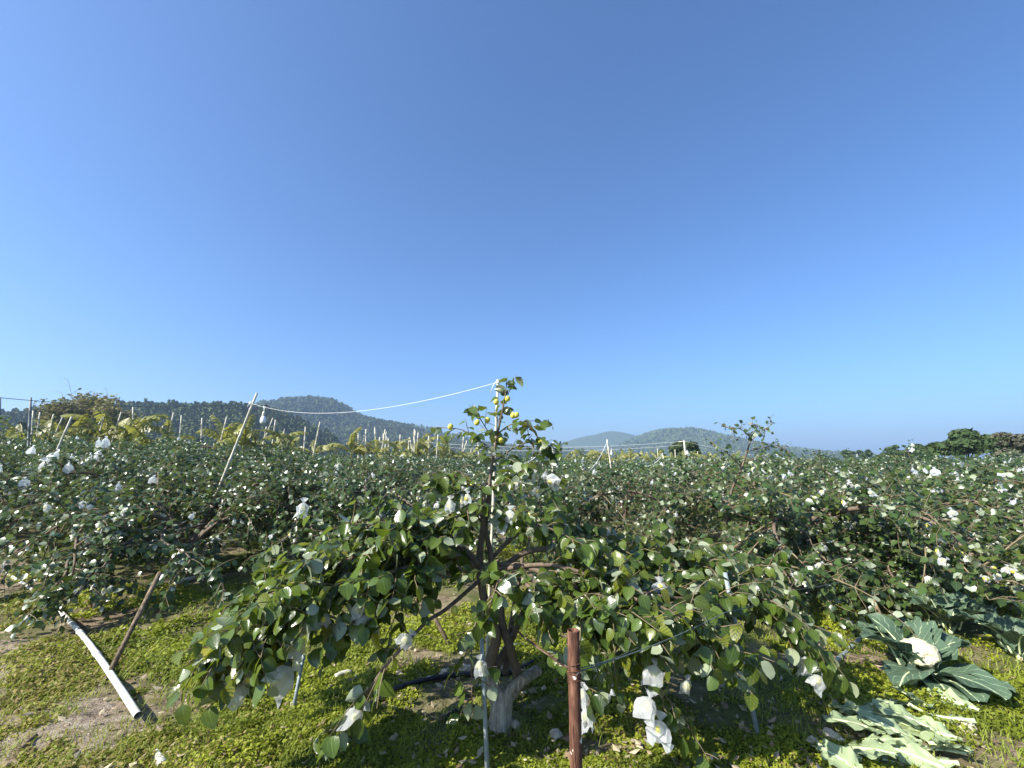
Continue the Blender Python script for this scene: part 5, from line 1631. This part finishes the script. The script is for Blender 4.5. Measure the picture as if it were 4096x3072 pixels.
for i, (u, v) in enumerate(heap):
    r = np.random.default_rng(900 + i)
    b, rib = cabbage_leaf(1000 + i, .15 + .13 * r.random(), .035 + .03 * r.random(), .10 + .35 * r.random() + .1 * r.random(), .3, .12, flat=True)
    p = gpt(u, v, .025 + .045 * r.random())
    a = -.6 + .5 * r.normal() + (math.pi if r.random() < .5 else 0)
    p -= np.array([math.cos(a), math.sin(a), 0]) * .13
    o = b.build('cut_leaf', M['cut_cabbage'], None, loc=tuple(p)); o.rotation_euler = (.4 * r.normal() + (math.pi if r.random() < .4 else 0), .05 * r.normal(), a)
    tag(o, 'pale cut cauliflower leaf lying in the trimmed heap at the corner', 'leaf', 'cut cauliflower leaves in the heap')
    rib.build('midrib', M['stalk'], o)
o = None
number_from_left([b_ for b_ in bpy.data.objects if b_.get('group') == 'cut cauliflower leaves in the heap'], 'pale cut cauliflower leaf, %s from the left in the trimmed heap')
fr_p = gpt(3462, 2893, .035); f1 = link('fallen_fruit', RIPE_ME, loc=tuple(fr_p)); f1.scale = (1.25, 1.25, 1.25)
tag(f1, 'yellow jujube fruit lying by the cut leaves', 'fruit')

# ------------------------------------------------------------------ weeds, straw, litter, clods
def weeds():
    r = np.random.default_rng(55)
    n = 34000
    rad = 2.1 * (9.5 / 2.1) ** r.random(n); ang = (r.random(n) - .5) * 2 * 1.02
    x = rad * np.sin(ang) * 1.0; y = rad * np.cos(ang)
    k = y > 1.7; x, y, rad = x[k], y[k], rad[k]
    ps = path_side(x, y)
    cover = .62 * vnoise(x, y, .75, 31) + .38 * vnoise(x, y, .22, 32)
    bare = np.exp(-((x - ground_at(1850, 2680)[0]) ** 2 / .25 + (y - 3.65) ** 2 / .05)) + np.exp(-((x - 1.75) ** 2 / .35 + (y - 3.55) ** 2 / .10)) + np.exp(-((x - 2.3) ** 2 / .25 + (y - 2.75) ** 2 / .05)) * .6
    far_bare = .16 * sstep(y, 4.2, 7)
    lush = .14 * sstep(-np.abs(x + .3), -2.2, -.8) * (1 - sstep(y, 3.0, 4.2))
    keep = cover + lush - .5 * bare - far_bare - (.10 + .22 * sstep(y, 2.9, 3.6)) * sstep(ps, -.35, .5) > .355 + .12 * r.random(len(x))
    x, y, rad, ps, cover = x[keep], y[keep], rad[keep], ps[keep], cover[keep]
    n = len(x)
    per = 17
    size = (.0062 + .0062 * r.random(n)) * (rad / 2.6) ** .6
    hgt = .012 + .05 * np.clip(cover - .35, 0, 1) * 2 * (.4 + r.random(n))
    dryness = np.clip(.95 * sstep(ps, -.5, .3) + .25 * (vnoise(x, y, .5, 33) > .72), 0, 1)
    tone0 = vnoise(x, y, .35, 34)
    cx = np.repeat(x, per) + r.normal(size=n * per) * np.repeat(.020 * (rad / 2.6) ** .6, per)
    cy = np.repeat(y, per) + r.normal(size=n * per) * np.repeat(.020 * (rad / 2.6) ** .6, per)
    cz = gz(cx, cy) + np.repeat(hgt, per) * (.25 + .75 * r.random(n * per))
    c = np.stack([cx, cy, cz], 1); m = n * per
    nr = np.stack([.65 * r.normal(size=m), .65 * r.normal(size=m), np.ones(m)], 1); nr = unit_rows(nr)
    u = unit_rows(np.cross(nr, r.normal(size=(m, 3)))); v = np.cross(nr, u)
    s = np.repeat(size, per)[:, None] * (.7 + .6 * r.random((m, 1)))
    V = np.stack([c - u * s, c - v * s * .62, c + u * s, c + v * s * .62], 1).reshape(-1, 3)
    col = np.zeros((m, 4, 4)); col[..., 0] = np.clip(np.repeat(tone0, per) + .5 * (r.random(m) - .5), 0, 1)[:, None]
    col[..., 1] = np.where(r.random(m) < np.repeat(dryness, per) * .75, .95, .0)[:, None]; col[..., 3] = 1
    mb = MB(); mb.add(V, np.arange(m * 4).reshape(-1, 4), col.reshape(-1, 4))
    tag(mb.build('weeds', M['weed'], smooth=False), 'low bright green weeds carpeting the orchard floor', 'weeds', kind='stuff')
    # grass blades
    n = 60000
    rad = 2.1 * (7.5 / 2.1) ** r.random(n); ang = (r.random(n) - .5) * 2 * 1.02
    x = rad * np.sin(ang); y = rad * np.cos(ang)
    ps = path_side(x, y)
    cover = vnoise(x, y, .6, 41) * .6 + vnoise(x, y, .16, 42) * .4
    keep = (cover + .12 * sstep(ps, -.5, .2) * (1 - sstep(y, 3.0, 3.8)) - .10 * sstep(ps, .8, 2.4) > .46) & (y > 1.7)
    x, y, rad, ps = x[keep], y[keep], rad[keep], ps[keep]; n = len(x)
    L = (.03 + .06 * r.random(n)) * (rad / 2.6) ** .4
    d = r.normal(size=(n, 2)); d /= np.linalg.norm(d, axis=1)[:, None]
    side = np.stack([-d[:, 1], d[:, 0], np.zeros(n)], 1) * (.0016 * (rad / 2.4) ** .8)[:, None]
    b = np.stack([x, y, gz(x, y) + .005], 1)
    lean = .2 + .9 * r.random(n)
    o = np.stack([d[:, 0] * lean, d[:, 1] * lean, np.ones(n)], 1); o = unit_rows(o)
    mid = b + o * L[:, None] * .55
    o2 = unit_rows(o + np.stack([d[:, 0] * lean, d[:, 1] * lean, -np.full(n, .5)], 1)); tip = mid + o2 * L[:, None] * .5
    V = np.stack([b - side, b + side, mid + side * .8, mid - side * .8, tip], 1).reshape(-1, 3)
    k = np.arange(n)[:, None] * 5
    col = np.zeros((n, 5, 4)); col[..., 0] = (.3 + .7 * r.random(n))[:, None]; col[..., 1] = np.where(r.random(n) < .06 + .85 * sstep(ps, -.6, .3), 1.0, 0.)[:, None]; col[..., 3] = 1
    mb = MB(); mb.add(V, [k + np.array([[0, 1, 2, 3]]), k + np.array([[3, 2, 4]])], col.reshape(-1, 4))
    tag(mb.build('grass', M['weed'], smooth=False), 'thin grass blades and dry straw between the weeds', 'grass', kind='stuff')
    # dead leaves
    n = 3600
    rad = 2.2 * (8 / 2.2) ** r.random(n); ang = (r.random(n) - .5) * 2; x = rad * np.sin(ang); y = rad * np.cos(ang)
    c = np.stack([x, y, gz(x, y) + .012 + .02 * r.random(n)], 1)
    nr = unit_rows(np.stack([.35 * r.normal(size=n), .35 * r.normal(size=n), np.ones(n)], 1)); u = unit_rows(np.cross(nr, r.normal(size=(n, 3)))); v = np.cross(nr, u)
    s = (.009 + .024 * r.random((n, 1)) ** 1.6)
    V = np.stack([c - u * s, c - v * s * .6, c + u * s + nr * s * .3, c + v * s * .6], 1).reshape(-1, 3)
    col = np.zeros((n, 4, 4)); col[..., 0] = r.random((n, 1)); col[..., 3] = 1
    mb = MB(); mb.add(V, np.arange(n * 4).reshape(-1, 4), col.reshape(-1, 4))
    tag(mb.build('leaf_litter', M['litter'], smooth=False), 'dry fallen leaves scattered over soil and weeds', 'litter', kind='stuff')
    # clods
    n = 1500; IV0, IF0 = ico(0)
    rad = 2.2 * (9 / 2.2) ** r.random(n); ang = (r.random(n) - .5) * 2; x = rad * np.sin(ang); y = rad * np.cos(ang)
    kp = (path_side(x, y) > -.2) | (vnoise(x, y, .5, 51) > .62)
    x, y = x[kp], y[kp]; n = len(x)
    s = .006 + .016 * r.random(n) ** 2
    V = IV0[None] * (1 + .5 * (r.random((n, 12, 1)) - .5)) * s[:, None, None] * np.array([1, 1, .6]) + np.stack([x, y, gz(x, y) + .004], 1)[:, None]
    F = (IF0[None] + (np.arange(n) * 12)[:, None, None]).reshape(-1, 3)
    mb = MB(); mb.add(V.reshape(-1, 3), F)
    tag(mb.build('soil_clods', M['clod'], smooth=False), 'small soil clods and gravel on the bare earth', 'soil', kind='stuff')


weeds()

# ------------------------------------------------------------------ haze
HX, HY0, HY1, HZ0, HZ1 = 3450, -3450, 3450, -6, 150
V, F = box(0, (HY0 + HY1) / 2, (HZ0 + HZ1) / 2, HX * 2, HY1 - HY0, HZ1 - HZ0)
mb = MB(); mb.add(V, F)
t = NT('haze_air'); pv_ = t.n('VolumePrincipled')
pv_.inputs['Color'].default_value = (.50, .68, .95, 1); pv_.inputs['Density'].default_value = .00036; pv_.inputs['Anisotropy'].default_value = .25
t.t.links.new(pv_.outputs[0], t.out.inputs['Volume'])
tag(mb.build('haze', t.m, smooth=False), 'thin pale haze filling the air over the valley', 'haze', kind='stuff')
